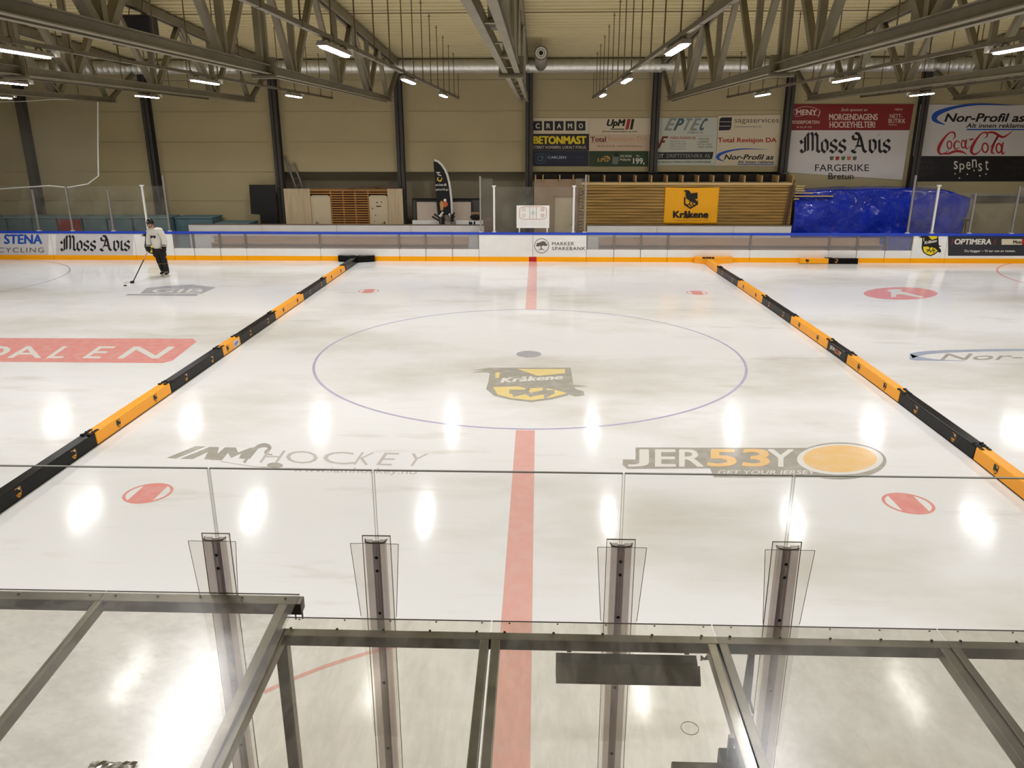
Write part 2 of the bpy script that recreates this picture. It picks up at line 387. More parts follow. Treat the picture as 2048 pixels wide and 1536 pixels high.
# ------------------------------------------------------------------ the setting
ICE_PAINTS = {}
def ice_base(name, rgb, var_dark=None):
    m = bpy.data.materials.new(name); m.use_nodes = True
    nt = m.node_tree; b = nt.nodes['Principled BSDF']; N = nt.nodes.new; L = nt.links.new
    b.inputs['Roughness'].default_value = .13; b.inputs['IOR'].default_value = 1.31; b.inputs['Specular IOR Level'].default_value = .33
    tc = N('ShaderNodeTexCoord')
    def noise(sc, stretch, lo, hi, det=6):
        mp = N('ShaderNodeMapping'); mp.inputs['Scale'].default_value = stretch; L(tc.outputs['Object'], mp.inputs[0])
        n = N('ShaderNodeTexNoise'); n.inputs['Scale'].default_value = sc; n.inputs['Detail'].default_value = det; n.inputs['Roughness'].default_value = .6
        L(mp.outputs[0], n.inputs['Vector'])
        r = N('ShaderNodeMapRange'); r.inputs['From Min'].default_value = lo; r.inputs['From Max'].default_value = hi
        L(n.outputs['Fac'], r.inputs['Value']); return r.outputs[0]
    def mix(fac, a, bcol):
        mx = N('ShaderNodeMix'); mx.data_type = 'RGBA'; L(fac, mx.inputs['Factor'])
        if isinstance(a, tuple): mx.inputs['A'].default_value = (*a, 1)
        else: L(a, mx.inputs['A'])
        mx.inputs['B'].default_value = (*bcol, 1); return mx.outputs['Result']
    c = lin(rgb)
    if var_dark:
        f1 = N('ShaderNodeMath'); f1.operation = 'MULTIPLY'; f1.inputs[1].default_value = .8
        L(noise(.16, (.8, 1.6, 1),   .47, .7), f1.inputs[0])
        col = mix(f1.outputs[0], c, lin(var_dark))
        f2 = N('ShaderNodeMath'); f2.operation = 'MULTIPLY'; f2.inputs[1].default_value = .62
        L(noise(.55, (.5, 2.2, 1), .6, .8), f2.inputs[0])
        col = mix(f2.outputs[0], col, lin((176, 168, 140)))
        f3 = N('ShaderNodeMath'); f3.operation = 'MULTIPLY'; f3.inputs[1].default_value = .3
        L(noise(2.5, (.25, 3, 1), .58, .8), f3.inputs[0])
        col = mix(f3.outputs[0], col, lin((205, 200, 190)))
    else:
        f1 = N('ShaderNodeMath'); f1.operation = 'MULTIPLY'; f1.inputs[1].default_value = .25
        L(noise(5, (1, 1, 1), .45, .75), f1.inputs[0])
        col = mix(f1.outputs[0], c, lin((232, 226, 218)))
    L(col, b.inputs['Base Color'])
    bp = N('ShaderNodeBump'); bp.inputs['Strength'].default_value = .05; bp.inputs['Distance'].default_value = .02
    L(noise(3.0, (.4, 1.6, 1), 0, 1, 3), bp.inputs['Height']); L(bp.outputs[0], b.inputs['Normal'])
    return m
ICE = ice_base('ice', (238, 237, 235), (196, 189, 171))
P_RED = ice_base('ice_paint_red', (231, 178, 168))
P_REDD = ice_base('ice_paint_deep_red', (233, 156, 148))
P_BLUE = ice_base('ice_paint_blue', (184, 178, 204))
P_DARK = ice_base('ice_paint_dark', (172, 167, 156))
P_GREY = ice_base('ice_paint_grey', (198, 193, 185))
P_YEL = ice_base('ice_paint_yellow', (238, 216, 146))
P_ORG = ice_base('ice_paint_orange', (240, 200, 140))
P_WHT = ice_base('ice_paint_white', (232, 228, 220))
P_SLATE = ice_base('ice_paint_slate', (178, 177, 180))
P_SKYB = ice_base('ice_paint_sky', (166, 176, 194))

XW = 27.0; YB = 12.91
floor = tag(MB().box(-XW-1.5, XW+1.5, -20.5, 20.5, -.3, -.03).build('floor', mat('concrete', (120, 114, 104), .7, var=.15, scale=.8)), kind='structure')
ice = tag(MB().box(-XW, XW, -YB-.1, YB+.1, -.03, 0).build('ice_surface', ICE), kind='structure')
def ice_print(dx=0., warp=None):
    return Print((0, 0, 0), (1, 0, 0), (0, 1, 0), .0012, warp)
def icepx(k=0., x0=0.):
    """printing laid out along a line that falls k px per px in the photograph, on the ice"""
    return lambda px, py: tuple(at(px, py+k*(px-x0), 'z', 0)[:2])

p = ice_print(); p.rect(-.15, .15, -YB, -4.55, P_RED, 1).rect(-.15, .15, 4.55, YB, P_RED); p.build('center_line', ice)
p = ice_print(); p.ring(0, 0, 4.5, 4.5, .055, P_BLUE, 1, n=160); p.build('center_circle', ice)
p = ice_print(); p.disc(0, 0, .27, .27, P_SLATE, 1); p.build('center_spot', ice)
p = ice_print(); p.ring(0, -YB, 3, 3, .05, P_RED, 1, PI*.5+.3, PI*.5+.78); p.build('referee_crease', ice)
for sx, sy in ((-1, -1), (1, -1), (-1, 1), (1, 1)):
    p = ice_print(); X, Y = sx*4.93, sy*7
    rr = .31
    p.ring(X, Y, rr-.02, rr-.02, .04, P_REDD, 1)
    arc = [(X+(rr-.03)*math.cos(a), Y+(rr-.03)*math.sin(a)) for a in [PI*.5+.62*(1-2*t/10) for t in range(11)]]
    arc += [(X+(rr-.03)*math.cos(a), Y+(rr-.03)*math.sin(a)) for a in [-PI*.5+.62*(1-2*t/10) for t in range(11)]]
    p.poly(arc, P_REDD); p.build('faceoff_spot', ice)
c1 = at(135, 551, 'z', 0); c0 = at(60, 598, 'z', 0)
p = ice_print(); p.ring(c1.x-4.5, 8.4, 4.5, 4.5, .05, P_SLATE, 1, n=140); p.build('faceoff_circle', ice)
c1 = at(2034, 562, 'z', 0)
p = ice_print(); p.ring(c1.x+4.5, c1.y, 4.5, 4.5, .06, P_REDD, 1, n=140); p.build('faceoff_circle', ice)

# crest, sponsor logos painted under the ice
p = ice_print(warp=icepx()); crest(p, 1058, 770, 232, -69, P_DARK, P_YEL, P_WHT, 1); p.build('crest_logo', ice)
p = ice_print(warp=icepx(.022, 330))
p.poly([(333, 916), (391, 891), (412, 891), (352, 917)], P_DARK, 1)
p.poly([(360, 917), (419, 892), (438, 892), (432, 917), (408, 917), (416, 902), (386, 917)], P_DARK)
p.poly([(420, 918), (450, 892), (472, 892), (476, 902), (500, 892), (520, 889), (500, 914), (478, 914), (482, 904), (462, 913), (456, 903), (444, 918)], P_DARK)
p.ribbon([(488, 922), (510, 894), (528, 886), (540, 891), (530, 902), (545, 905)], [5, 7, 8, 7, 4, 2], P_DARK)
p.ribbon([(440, 920), (480, 926), (520, 930), (545, 929)], [1.5, 1.5, 2, 3], P_GREY)
p.disc(550, 926, 16, 5.5, P_DARK)
for i, (ch, xa, xb) in enumerate((('H', 518, 572), ('O', 572, 636), ('C', 646, 708), ('K', 706, 754), ('E', 752, 800), ('Y', 806, 858))):
    p.text(ch, xa, xb, 921, 896, P_GREY, bold=-.004, shear=-.7 if ch not in 'OC' else 0)
p.text('www.iamhockey.no', 583, 836, 941, 927, P_GREY, bold=.012, shear=-.3)
p.build('hockey_shop_logo', ice)
p = ice_print(warp=icepx(.0, 1230))
p.poly([(1271, 895), (1640, 896), (1600, 940), (1640, 955), (1428, 955), (1420, 937), (1254, 938), (1245, 930), (1246, 919), (1271, 919)], P_DARK, 1)
p.disc(1680, 922, 93, 37, P_DARK, 2)
for t, xa, xb in (('J', 1255, 1298), ('E', 1310, 1352), ('R', 1358, 1408), ('Y', 1535, 1588)):
    p.text(t, xa, xb, 934, 899, P_WHT, 3, bold=.035)
p.text('53', 1414, 1540, 934, 898, P_ORG, 3, bold=.06, space=.95)
p.text('GET YOUR JERSEY', 1434, 1632, 951, 941, P_WHT, 3, bold=.02, shear=-.3)
p.disc(1680, 919, 86, 31, P_WHT, 3); p.disc(1680, 918, 74, 27, P_ORG, 4)
p.build('jersey_shop_logo', ice)
p = ice_print(warp=icepx(.004, 0))
p.poly([(-170, 676), (386, 676), (393, 682), (345, 720), (325, 725), (-210, 723)], P_REDD, 1)
for t, xa, xb in (('D', -64, 34), ('A', 14, 92), ('L', 92, 158), ('E', 164, 232), ('N', 234, 350)):
    p.text(t, xa, xb, 716, 692, P_WHT, 2, bold=.03, shear=-1.4 if t != 'A' else -.4)
p.build('red_sponsor_logo', ice)
p = ice_print(warp=icepx(0, 0))
p.poly([(249, 591), (256, 588), (398, 588), (392, 592)], P_SLATE, 1)
p.poly([(280, 587), (293, 576), (330, 572), (384, 569), (432, 575), (402, 588), (398, 587)], P_SLATE)
p.text('GIB', 300, 412, 585.5, 577.5, P_WHT, 2, bold=.04, shear=-1.2); p.build('house_logo', ice)
p = ice_print(warp=icepx(0, 0))
p.disc(1801, 587, 74, 12.5, P_REDD, 1)
p.poly([(1775, 580), (1790, 578), (1806, 579), (1800, 582), (1812, 585), (1848, 594), (1842, 596), (1806, 589), (1793, 589), (1792, 594), (1782, 595), (1782, 584), (1773, 582)], P_WHT, 2); p.build('red_oval_logo', ice)
p = ice_print(warp=icepx(0, 0))
p.ribbon([(1930, 722), (1870, 720), (1822, 714), (1850, 706), (1920, 702), (2048, 700), (2160, 703)], [1, 3, 11, 7, 5, 4, 2], P_SKYB, 1)
p.text('Nor-Profil', 1880, 2230, 720, 707, P_DARK, 2, bold=.03, shear=-1.0); p.build('ellipse_sponsor_logo', ice)

# ceiling: corrugated deck under a low pitched roof
def zr(y): return 8.17-.062*abs(y)
PITCH_Y = .42
mb = MB(); prof = []
k = -48
while k*PITCH_Y < 16.3:
    y = k*PITCH_Y
    for dy, dz in ((0, 0), (.2, 0), (.24, .085), (.38, .085)): prof.append((y+dy, zr(y+dy)+dz))
    k += 1
prof.append((16.4, zr(16.4)))
vs = [(x, y, z) for y, z in prof for x in (-XW-1, XW+1)]
mb.add(vs, [(2*i, 2*i+1, 2*i+3, 2*i+2) for i in range(len(prof)-1)])
CEIL = mat('roof_deck', (196, 183, 138), .6, var=.05, scale=.6)
tag(mb.build('ceiling', CEIL), kind='structure')
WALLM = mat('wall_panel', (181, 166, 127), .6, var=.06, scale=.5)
YW = 16.08
mb = MB()
for a, b, zlow in ((-XW-1, -10.2, 0.), (-10.2, 9.75, 3.09), (9.75, XW+1, 0.)):
    z = zlow
    edges = [zlow]+[q for q in (1.94, 3.09, 4.24, 5.39, 6.54) if q > zlow]+[7.4]
    for z0, z1 in zip(edges, edges[1:]): mb.box(a, b, YW, YW+.12, z0+.006, z1-.006)
    mb.box(a, b, YW+.03, YW+.11, zlow, 7.4)
tag(mb.build('wall_back', WALLM), kind='structure')
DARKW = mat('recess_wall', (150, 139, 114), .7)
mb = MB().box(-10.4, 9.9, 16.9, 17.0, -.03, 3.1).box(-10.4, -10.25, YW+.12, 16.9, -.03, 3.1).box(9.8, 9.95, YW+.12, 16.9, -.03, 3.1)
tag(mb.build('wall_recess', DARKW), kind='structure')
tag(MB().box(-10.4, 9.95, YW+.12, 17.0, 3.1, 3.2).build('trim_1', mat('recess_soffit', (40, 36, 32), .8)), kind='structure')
tag(MB().box(-XW-1.1, -XW-1, -20, 20, -.03, 8.5).build('wall_left', WALLM), kind='structure')
tag(MB().box(XW+1, XW+1.1, -20, 20, -.03, 8.5).build('wall_right', WALLM), kind='structure')
tag(MB().box(-XW-1, XW+1, -20.2, -20.1, -.03, 8.5).build('wall_near', WALLM), kind='structure')

ORD = ['first', 'second', 'third', 'fourth', 'fifth', 'sixth', 'seventh', 'eighth', 'ninth', 'tenth', 'eleventh', 'twelfth', 'thirteenth', 'fourteenth', 'fifteenth']
COLX = [-25.3, -20.3, -15.28, -10.2, -5.29, -.21, 4.68, 9.75, 14.82, 19.85, 24.9]
for x in COLX:
    mb = MB()
    y0 = YW-.34; y1 = YW-.004; zb = -.03 if abs(x-4.68) > .1 and abs(x-9.75) > .1 else 3.08
    mb.box(x-.14, x+.14, y0, y0+.022, zb, zr(16)-.2).box(x-.14, x+.14, y1-.022, y1, zb, zr(16)-.2).box(x-.012, x+.012, y0, y1, zb, zr(16)-.2)
    mb.box(x-.2, x+.2, y0-.06, y1, zb, zb+.025)
    tag(mb.build('wall_column', COLUMN), kind='structure')

# ------------------------------------------------------------------ roof trusses (one built, the others copied)
def make_truss():
    t = empty('roof_truss', (0, 0, 0))
    B = 5.635; TZ = lambda y: zr(y)-.17
    for sx, nm in ((-.115, 'bottom_chord'), (.115, 'bottom_chord')):
        mb = MB(); 
        mb.box(sx-.05, sx+.05, -13.4, 13.4, B-.008, B+.008)
        mb.box(sx+(-.05 if sx > 0 else .036), sx+(-.036 if sx > 0 else .05), -13.4, 13.4, B, B+.15)
        mb.box(sx-.05, sx+.05, -13.4, 13.4, B+.142, B+.158)
        mb.build(nm, STEEL, t)
    for y in [q*.98 for q in range(-13, 14) if q % 2]:
        MB().box(-.066, .066, y-.05, y+.05, B+.02, B+.035).build('batten', STEEL, t)
    for s in (-1, 1):
        mb = MB(); 
        for dx in (-.08, .08): mb.bar((dx, 0, TZ(0)), (dx, s*16.0, TZ(16)), .07, .2)
        mb.bar((0, 0, TZ(0)+.1), (0, s*16.0, TZ(16)+.1), .26, .03)
        mb.build('top_chord', STEEL, t)
    nodes = [2.0, 5.9, 9.9, 13.1]; tops = [0, 3.95, 7.9, 11.7, 15.75]
    for s in (-1, 1):
        for i, y in enumerate(nodes):
            for ty in (tops[i], tops[i+1]):
                end = 'diagonal'
                MB().bar((-.0, s*(y-.16 if ty < y else y+.16), B+.13), (0, s*(ty+.1 if ty < y else ty-.1), TZ(ty)-.04), .13, .13, up=(1, 0, 0)).build(end, STEEL, t)
            if i < 3: MB().bar((0, s*y, B+.1), (0, s*y, TZ(y)), .125, .125).build('vertical', STEEL, t)
            mb = MB().box(-.06, .06, s*y-.3, s*y+.3, B+.1, B+.155); mb.build('gusset', STEEL, t)
        for dx in (-.1, .1): MB().bar((dx, s*9.9, B+.15), (dx, s*7.75, TZ(7.9)-.05), .06, .06, up=(1, 0, 0)).build('brace', STEEL, t)
    for dy in (-.17, .17): MB().bar((0, dy, B+.2), (0, dy, TZ(0)), .11, .13).build('vertical', STEEL, t)
    sp = MB()
    for dy in (-.03, .03): sp.box(-.24, .24, dy-.012, dy+.012, B-.04, B+.3)
    sp.box(-.24, .24, -.06, .06, B-.09, B-.04)
    spo = sp.build('splice_plate', STEEL, t)
    bl = MB()
    for k in range(8): bl.tube([(-.2+k*.057, -.045, B+.0), (-.2+k*.057, -.075, B+.0)], .014, 6)
    bl.build('bolts', SCREW, spo)
    return t
TRX = [(-20.3, 'far left roof truss, four bays left of the red center line'), (-15.25, 'roof truss three bays left of the red center line, behind the top left lamp'),
       (-10.15, 'roof truss two bays left of the red center line, holding the dark scoreboard'), (-5.2, 'long roof truss one bay left of the red center line'),
       (-.37, 'pale roof truss seen end on, right above the red center line'), (4.8, 'long roof truss one bay right of the red center line'),
       (9.7, 'roof truss two bays right of the red center line'), (14.75, 'roof truss three bays right of the red center line'), (19.85, 'far right roof truss, four bays right of the red center line')]
tr = make_truss()
for i, (x, lb) in enumerate(TRX):
    o = tr if i == 0 else copy_tree(tr)
    o.location = (x, 0, 0); tag(o, lb, 'roof truss', 'steel roof trusses across the rink')

# ------------------------------------------------------------------ ventilation duct, nozzle, cable
yd, zd, rd = 15.15, 6.95, .245
mb = MB(); n = 20; xs = [-27.5+.22*k for k in range(251)]
pts = []; rr = []
for x in xs: pts += [(x, yd, zd), (x+.012, yd, zd), (x+.022, yd, zd), (x+.034, yd, zd)]; rr += [rd, rd+.006, rd+.006, rd]
mb.tube(pts, rr, n)
dct = thing('ventilation_duct', mb, GALV, 'round silver ventilation duct running along the top of the back wall', 'duct', smooth=True)
noz = empty('duct_nozzle', (.22, 11.0, 6.85), 'round grey duct outlet with a ringed face, hung beside the central truss', 'vent')
MB().tube([(.22, 11.05, zd+.06), (.22, yd-rd+.03, zd)], .2, 24).build('duct_pipe', mat('duct_grey', (150, 144, 132), .5, .4), noz, smooth=True)
nf = MB(); nf.tube([(.22, 11.06, zd+.06), (.22, 11.0, zd+.06), (.22, 10.99, zd+.06)], [.215, .215, .2], 24); nfo = nf.build('outlet_rim', mat('rim_grey', (70, 66, 60), .5), noz)
q = Print((.22, 10.985, zd+.06), (1, 0, 0), (0, 0, 1), .004); q.ring(0, 0, .155, .155, .06, INKW, 1).ring(0, 0, .09, .09, .04, INKW, 2).disc(0, 0, .06, .06, BLACK, 2); q.build('outlet_rings', noz)
MB().tube([(.22, 11.2, zd+.26), (.22, 11.2, zr(11.2))], .006, 5).build('hanger_wire', ROD, noz)
thing('cable', MB().tube([(-XW, 7.1, zr(7.1)-.05), (-6, 7.1, zr(7.1)-.06), (6, 7.1, zr(7.1)-.06), (XW, 7.1, zr(7.1)-.05)], .012, 5), ROD, 'thin dark cable stretched straight across the corrugated ceiling', 'cable')

# ------------------------------------------------------------------ lighting rails with drop rods, lamps
RX = [-17.7, -12.65, -7.8, -2.92, 2.22, 7.3, 12.3, 17.4]
LY = [10.6, 3.5, -3.5, -11.1]
RZ = 5.83; YEND = 15.55
def make_rail(x):
    t = empty('lighting_rail', (x, 0, RZ))
    mb = MB(); mb.box(x-.035, x+.035, -12.4, YEND, RZ-.006, RZ).box(x-.035, x-.03, -12.4, YEND, RZ, RZ+.06).box(x+.03, x+.035, -12.4, YEND, RZ, RZ+.06)
    for k in range(60):
        y = -12.2+k*.46
        if y < YEND: mb.box(x-.03, x+.03, y, y+.05, RZ+.0, RZ+.012)
    mb.build('rail', RAILM, t)
    k = 0
    while True:
        y = YEND-.05-1.6*k; k += 1
        if y < -12.3: break
        mb = MB().tube([(x+.01, y, RZ+.02), (x+.01, y, zr(y))], .013, 6)
        mb.box(x-.03, x+.05, y-.015, y+.015, zr(y)-.07, zr(y)-.055).box(x-.02, x+.04, y-.02, y+.02, RZ-.01, RZ+.08)
        mb.build('hanger_rod', ROD, t)
    return t
r0 = make_rail(0.)
RL = ['far left lighting rail, third bay left of the red center line', 'lighting rail in the third bay left of the center line', 'lighting rail in the second bay left of the center line', 'lighting rail with drop rods just left of the central truss',
      'lighting rail with drop rods just right of the central truss', 'lighting rail in the second bay right of the center line', 'lighting rail in the third bay right of the center line', 'far right lighting rail, beyond the third bay']
RL[0] = 'lighting rail in the fourth bay left of the center line'; RL[7] = 'lighting rail in the fourth bay right of the center line'
for i, x in enumerate(RX):
    o = r0 if i == 0 else copy_tree(r0)
    o.location.x = x; tag(o, RL[i], 'lighting rail', 'lighting rails under the roof')
DIFF = mat('lamp_diffuser', (255, 250, 240), .4, emit=45.)
def make_lamp():
    t = empty('ceiling_light', (0, 0, 0))
    h = MB(); h.prism([(-.085, -.8, 0), (.085, -.8, 0), (.06, -.8, .065), (-.06, -.8, .065)], (0, 1.6, 0)); h.build('housing', HOUS, t, bevel=.01)
    d = MB(); d.prism([(-.048, -.73, -.024), (-.03, -.76, -.024), (.03, -.76, -.024), (.048, -.73, -.024), (.048, .73, -.024), (.03, .76, -.024), (-.03, .76, -.024), (-.048, .73, -.024)], (0, 0, .026)); d.build('diffuser', DIFF, t)
    for y in (-.5, .5):
        b = MB(); b.bar((-.06, y, .06), (-.03, y, .12), .012, .03).bar((.06, y, .06), (.03, y, .12), .012, .03).tube([(-.03, y, .115), (.03, y, .115)], .014, 6); b.build('bracket', STEEL, t)
    MB().box(-.04, .04, .92, 1.02, .02, .118).build('junction_box', POSTW, t)
    ld = bpy.data.lights.new('lamp_glow', 'AREA'); ld.shape = 'RECTANGLE'; ld.size = .09; ld.size_y = 1.48
    ld.energy = LAMP_POWER; ld.color = LAMP_COL; ld.spread = math.radians(LAMP_SPREAD)
    lo = bpy.data.objects.new('lamp_glow', ld); COL.objects.link(lo); lo.parent = t; lo.location = (0, 0, -.028)
    return t
l0 = make_lamp()
RN = ['fourth rail left of', 'third rail left of', 'second rail left of', 'first rail left of', 'first rail right of', 'second rail right of', 'third rail right of', 'fourth rail right of']
DN = ['closest to the back wall', 'second from the wall', 'third from the wall', 'fourth from the wall']
first = True
for i, x in enumerate(RX):
    for j, y in enumerate(LY):
        o = l0 if first else copy_tree(l0); first = False
        o.location = (x, y, RZ-.125)
        tag(o, 'lit lamp on the %s the center line, %s' % (RN[i], DN[j]), 'lamp', 'linear hall lamps')

# ------------------------------------------------------------------ far dasher boards
def wpx(Y): return lambda px, py: (at(px, py, 'y', Y).x, at(px, py, 'y', Y).z)
def wprint(Y): return Print((0, Y, 0), (1, 0, 0), (0, 0, 1), .0025, wpx(Y))
SEAMC = mat('seam_grey', (150, 146, 140), .5)
def board(x0, x1, kind, label):
    t = empty('dasher_board', ((x0+x1)/2, YB+.05, 0), label, 'rink board', 'dasher boards along the far side')
    g = .006; a, b = x0+g, x1-g
    if kind == 'solid':
        MB().box(a, b, YB, YB+.06, .17, .985).build('panel', WHITE_BOARD, t)
    else:
        MB().box(a, b, YB, YB+.06, .17, .45).build('lower_panel', WHITE_BOARD, t)
        MB().box(a+.03, b-.03, YB+.02, YB+.032, .45, .985).build('window_pane', CLEAR_WIN, t)
        for xx in (a, b-.035):
            MB().box(xx, xx+.035, YB, YB+.06, .45, .985).build('frame_post', ALU, t)
        if kind == 'door':
            MB().tube([(b-.25, YB-.03, .84), (b-.25, YB-.05, .88), (b-.1, YB-.05, .88)], .012, 6).build('latch', MBLK, t)
            for xx in (a-.002, b-.008): MB().box(xx, xx+.01, YB-.003, YB, .02, .45).build('door_gap', INKG, t)
    MB().box(a, b, YB-.014, YB+.06, 0, .175).build('kick_plate', KICK, t)
    MB().box(x0, x1, YB-.02, YB+.12, .985, 1.07).build('top_rail', RAIL_BLUE, t, bevel=.012)
    return t
secs = [(-27, -24.2, 'solid', 'plain white rink board beyond the left edge, farthest left'), (-24.2, -21.2, 'solid', 'plain white rink board left of the blue recycling advert'),
        (-21.2, -18.16, 'solid', 'white rink board with the bold blue recycling lettering at the left edge'), (-18.16, -14.98, 'solid', 'white rink board with black gothic lettering, left of the player'), (-14.98, -13.51, 'solid', 'white rink board with the yellow crest, behind the player'),
        (-13.51, -12.75, 'window', 'narrow windowed board just right of the player'), (-12.75, -11.74, 'door', 'windowed door board, second right of the player'), (-11.74, -10.76, 'window', 'windowed board third right of the player'),
        (-10.76, -7.96, 'window', 'wide windowed board left of the black barrier end'), (-7.96, -4.99, 'window', 'wide windowed board behind the black barrier end'), (-4.99, -4.0, 'window', 'windowed board third left of the plain white center board'),
        (-4.0, -3.0, 'door', 'windowed door board, second left of the plain white center board'), (-3.0, -2.01, 'window', 'windowed board touching the plain white center board'), (-2.01, -.01, 'solid', 'plain white center board left of the bank advert'),
        (-.01, 1.97, 'solid', 'white center board with the grey tree emblem of a bank'), (1.97, 2.98, 'window', 'windowed board touching the bank advert board'), (2.98, 3.97, 'door', 'windowed door board, second right of the bank advert'),
        (3.97, 4.96, 'window', 'windowed board third right of the bank advert'), (4.96, 7.97, 'window', 'wide windowed board behind the yellow barrier end'), (7.97, 10.83, 'window', 'wide windowed board behind the yellow and black spare pads'),
        (10.83, 11.84, 'window', 'windowed board third left of the right crest board'), (11.84, 12.87, 'door', 'windowed door board, second left of the right crest board'), (12.87, 13.82, 'window', 'windowed board touching the right crest board'),
        (13.82, 15.04, 'solid', 'white rink board with the yellow crest at the right'), (15.04, 18.1, 'solid', 'rink board with the charcoal advert and a cream tag'), (18.1, 21.2, 'solid', 'plain white rink board right of the charcoal advert'),
        (21.2, 24.2, 'solid', 'plain white rink board beyond the right edge'), (24.2, 27, 'solid', 'plain white rink board farthest right beyond the edge')]
BD = {}
for s_ in secs: BD[round(s_[0], 2)] = board(*s_)
YP = YB-.001
GREYAD = mat('advert_grey', (206, 202, 202), .4)
t = BD[-21.2]; p = wprint(YP); p.rect(-55, 97, 511, 468.3, GREYAD, 1); p.text('STENA', 8, 85, 488, 467.8+.8, INKB, 2, bold=.05); p.text('RECYCLING', -28, 88, 505, 495, INKG, 2, bold=.0, space=1.2)
p.ring(-14, 478, 12, 9, 5, INKB, 2, -1.3, 1.3, 20); p.build('advert', t)
t = BD[-18.16]; p = wprint(YP); p.rect(112, 266, 509.5, 468, GREYAD, 1)
blackletter(p, 122, 261, 502, 470.5, INK); p.build('advert', t)
t = BD[-14.98]; p = wprint(YP); crest(p, 308, 488, 52, -43, INK, INKY, INKW, 1); p.build('crest', t)
t = BD[-.01]; p = wprint(YP); p.ring(1083.3, 491.5, 14.2, 14.2, 1.1, INKG, 2)
for cx_, cy_, rx_, ry_ in ((1079, 488, 6, 3), (1086, 486, 6, 3.5), (1091, 489.5, 4, 2.5), (1076, 491, 4, 2), (1083, 490, 5, 2)): p.disc(cx_, cy_, rx_, ry_, INKG, 2, 14)
p.ribbon([(1083, 490), (1082, 495), (1083, 499)], [2, 2, 3], INKG, 2); p.ribbon([(1076, 500), (1083, 498.5), (1090, 500)], [.6, 1.6, .6], INKG)
p.text('MARKER', 1104, 1148, 490.6, 484, INKG, 2, bold=.02, space=1.15); p.text('SPAREBANK', 1104, 1171, 500.3, 493.6, INKG, 2, bold=.02, space=1.15); p.build('advert', t)
p = wprint(YB-.015)
p.rect(1058, 1073, 523.4, 513.6, mat('kick_red', (190, 28, 34), .4), 1); p.build('center_mark', BD[-.01])
t = BD[13.82]; p = wprint(YP); crest(p, 1860, 491, 46, -43, INK, INKY, INKW, 1); p.build('crest', t)
t = BD[15.04]; p = wprint(YP); p.rect(1896, 2054, 511.6, 468.8, CHAR, 1)
p.text('OPTIMERA', 1908, 1984, 489, 477.6, INKW, 2, bold=.05, shear=-.15)
for xa in (1902, 1987): p.poly([(xa, 490), (xa+1.6, 490), (xa+5, 477), (xa+3.4, 477)], INKR, 2)
p.text('Du bygger – Vi tar oss av resten.', 1929, 2031, 505.4, 499.4, INKW, 2, bold=.02)
p.rect(2003, 2054, 489.5, 478, CREAM, 2); p.text('Mon', 2026, 2043, 487.5, 480.5, INK, 3, bold=.05); p.rect(2043.5, 2054, 489.5, 478, INKR, 3); p.build('advert', t)

# near boards under the frame (they carry the glass)
tag(MB().box(-6, 6, -YB-.12, -YB, 0, 1.07).build('trim_2', WHITE_BOARD), kind='structure')

# ------------------------------------------------------------------ far glass: posts and panes
def gpost(name, x, ztop, mt, r, label, grp, cap):
    t = empty(name, (x, YB+.06, 1.07), label, 'post', grp)
    MB().box(x-r, x+r, YB+.04, YB+.04+2*r, 1.07, ztop).build('shaft', mt, t)
    MB().box(x-.07, x+.07, YB+.02, YB+.11, 1.07, 1.10).build('foot', POSTW, t)
    if cap: MB().box(x-.07, x+.07, YB+.03, YB+.11, ztop-.05, ztop).build('cap', POSTW, t)
GP = [(-18.6, 2.6, POSTG, .028, 'grey glass post nearest the left edge', 0), (-17.31, 2.7, POSTG, .03, 'grey glass post second from the left edge', 0), (-15.75, 2.6, POSTG, .03, 'grey glass post left of the white one beside the player', 0),
      (-14.44, 2.76, POSTW, .032, 'white glass post with a cap just left of the player', 1), (-13.61, 3.09, POSTG, .025, 'tall thin grey post just right of the player', 0),
      (-1.94, 3.08, POSTG, .03, 'tall thin grey post by the end of the left bench', 0), (-1.44, 2.75, POSTW, .036, 'white capped post left of the tactics board', 1),
      (1.47, 2.75, POSTW, .036, 'white capped post in front of the cream door', 1), (1.89, 3.12, POSTG, .03, 'tall thin grey post before the left end of the log wall', 0),
      (13.6, 3.11, POSTG, .03, 'tall grey post in front of the blue tarpaulin', 0), (14.47, 2.78, POSTW, .032, 'white capped post in front of the blue tarpaulin', 1),
      (15.8, 2.5, POSTG, .032, 'grey glass post just right of the blue tarpaulin', 0), (17.3, 2.73, POSTG, .032, 'grey glass post nearest the right edge', 0), (18.8, 2.7, POSTG, .032, 'grey glass post beyond the right edge', 0)]
for x, z, mt, r, lb, cp in GP: gpost('glass_stanchion', x, z, mt, r, lb, 'posts on the far boards', cp)
GPN = [(-20.2, -18.63, 2.72, 'glass pane nearest the left edge, behind the net rope'), (-18.57, -17.34, 2.72, 'glass pane second from the left edge'), (-17.28, -15.78, 2.72, 'glass pane third from the left edge'), (-15.72, -14.48, 2.72, 'glass pane left of the white post by the player'), (-14.4, -13.64, 2.72, 'glass pane above the left yellow crest'),
       (-1.9, -1.49, 3.0, 'narrow tall glass pane at the left bench end'), (-1.39, -.02, 2.7, 'glass pane left half behind the tactics board'), (.02, 1.42, 2.7, 'glass pane right half behind the tactics board'), (1.52, 1.86, 3.0, 'narrow tall glass pane before the log wall end'),
       (13.64, 14.43, 2.75, 'glass pane between the grey and white posts before the tarpaulin'), (14.51, 15.76, 2.5, 'glass pane right of the white post before the tarpaulin'), (15.84, 17.26, 2.5, 'glass pane right of the blue tarpaulin'), (17.34, 18.76, 2.7, 'glass pane nearest the right edge')]
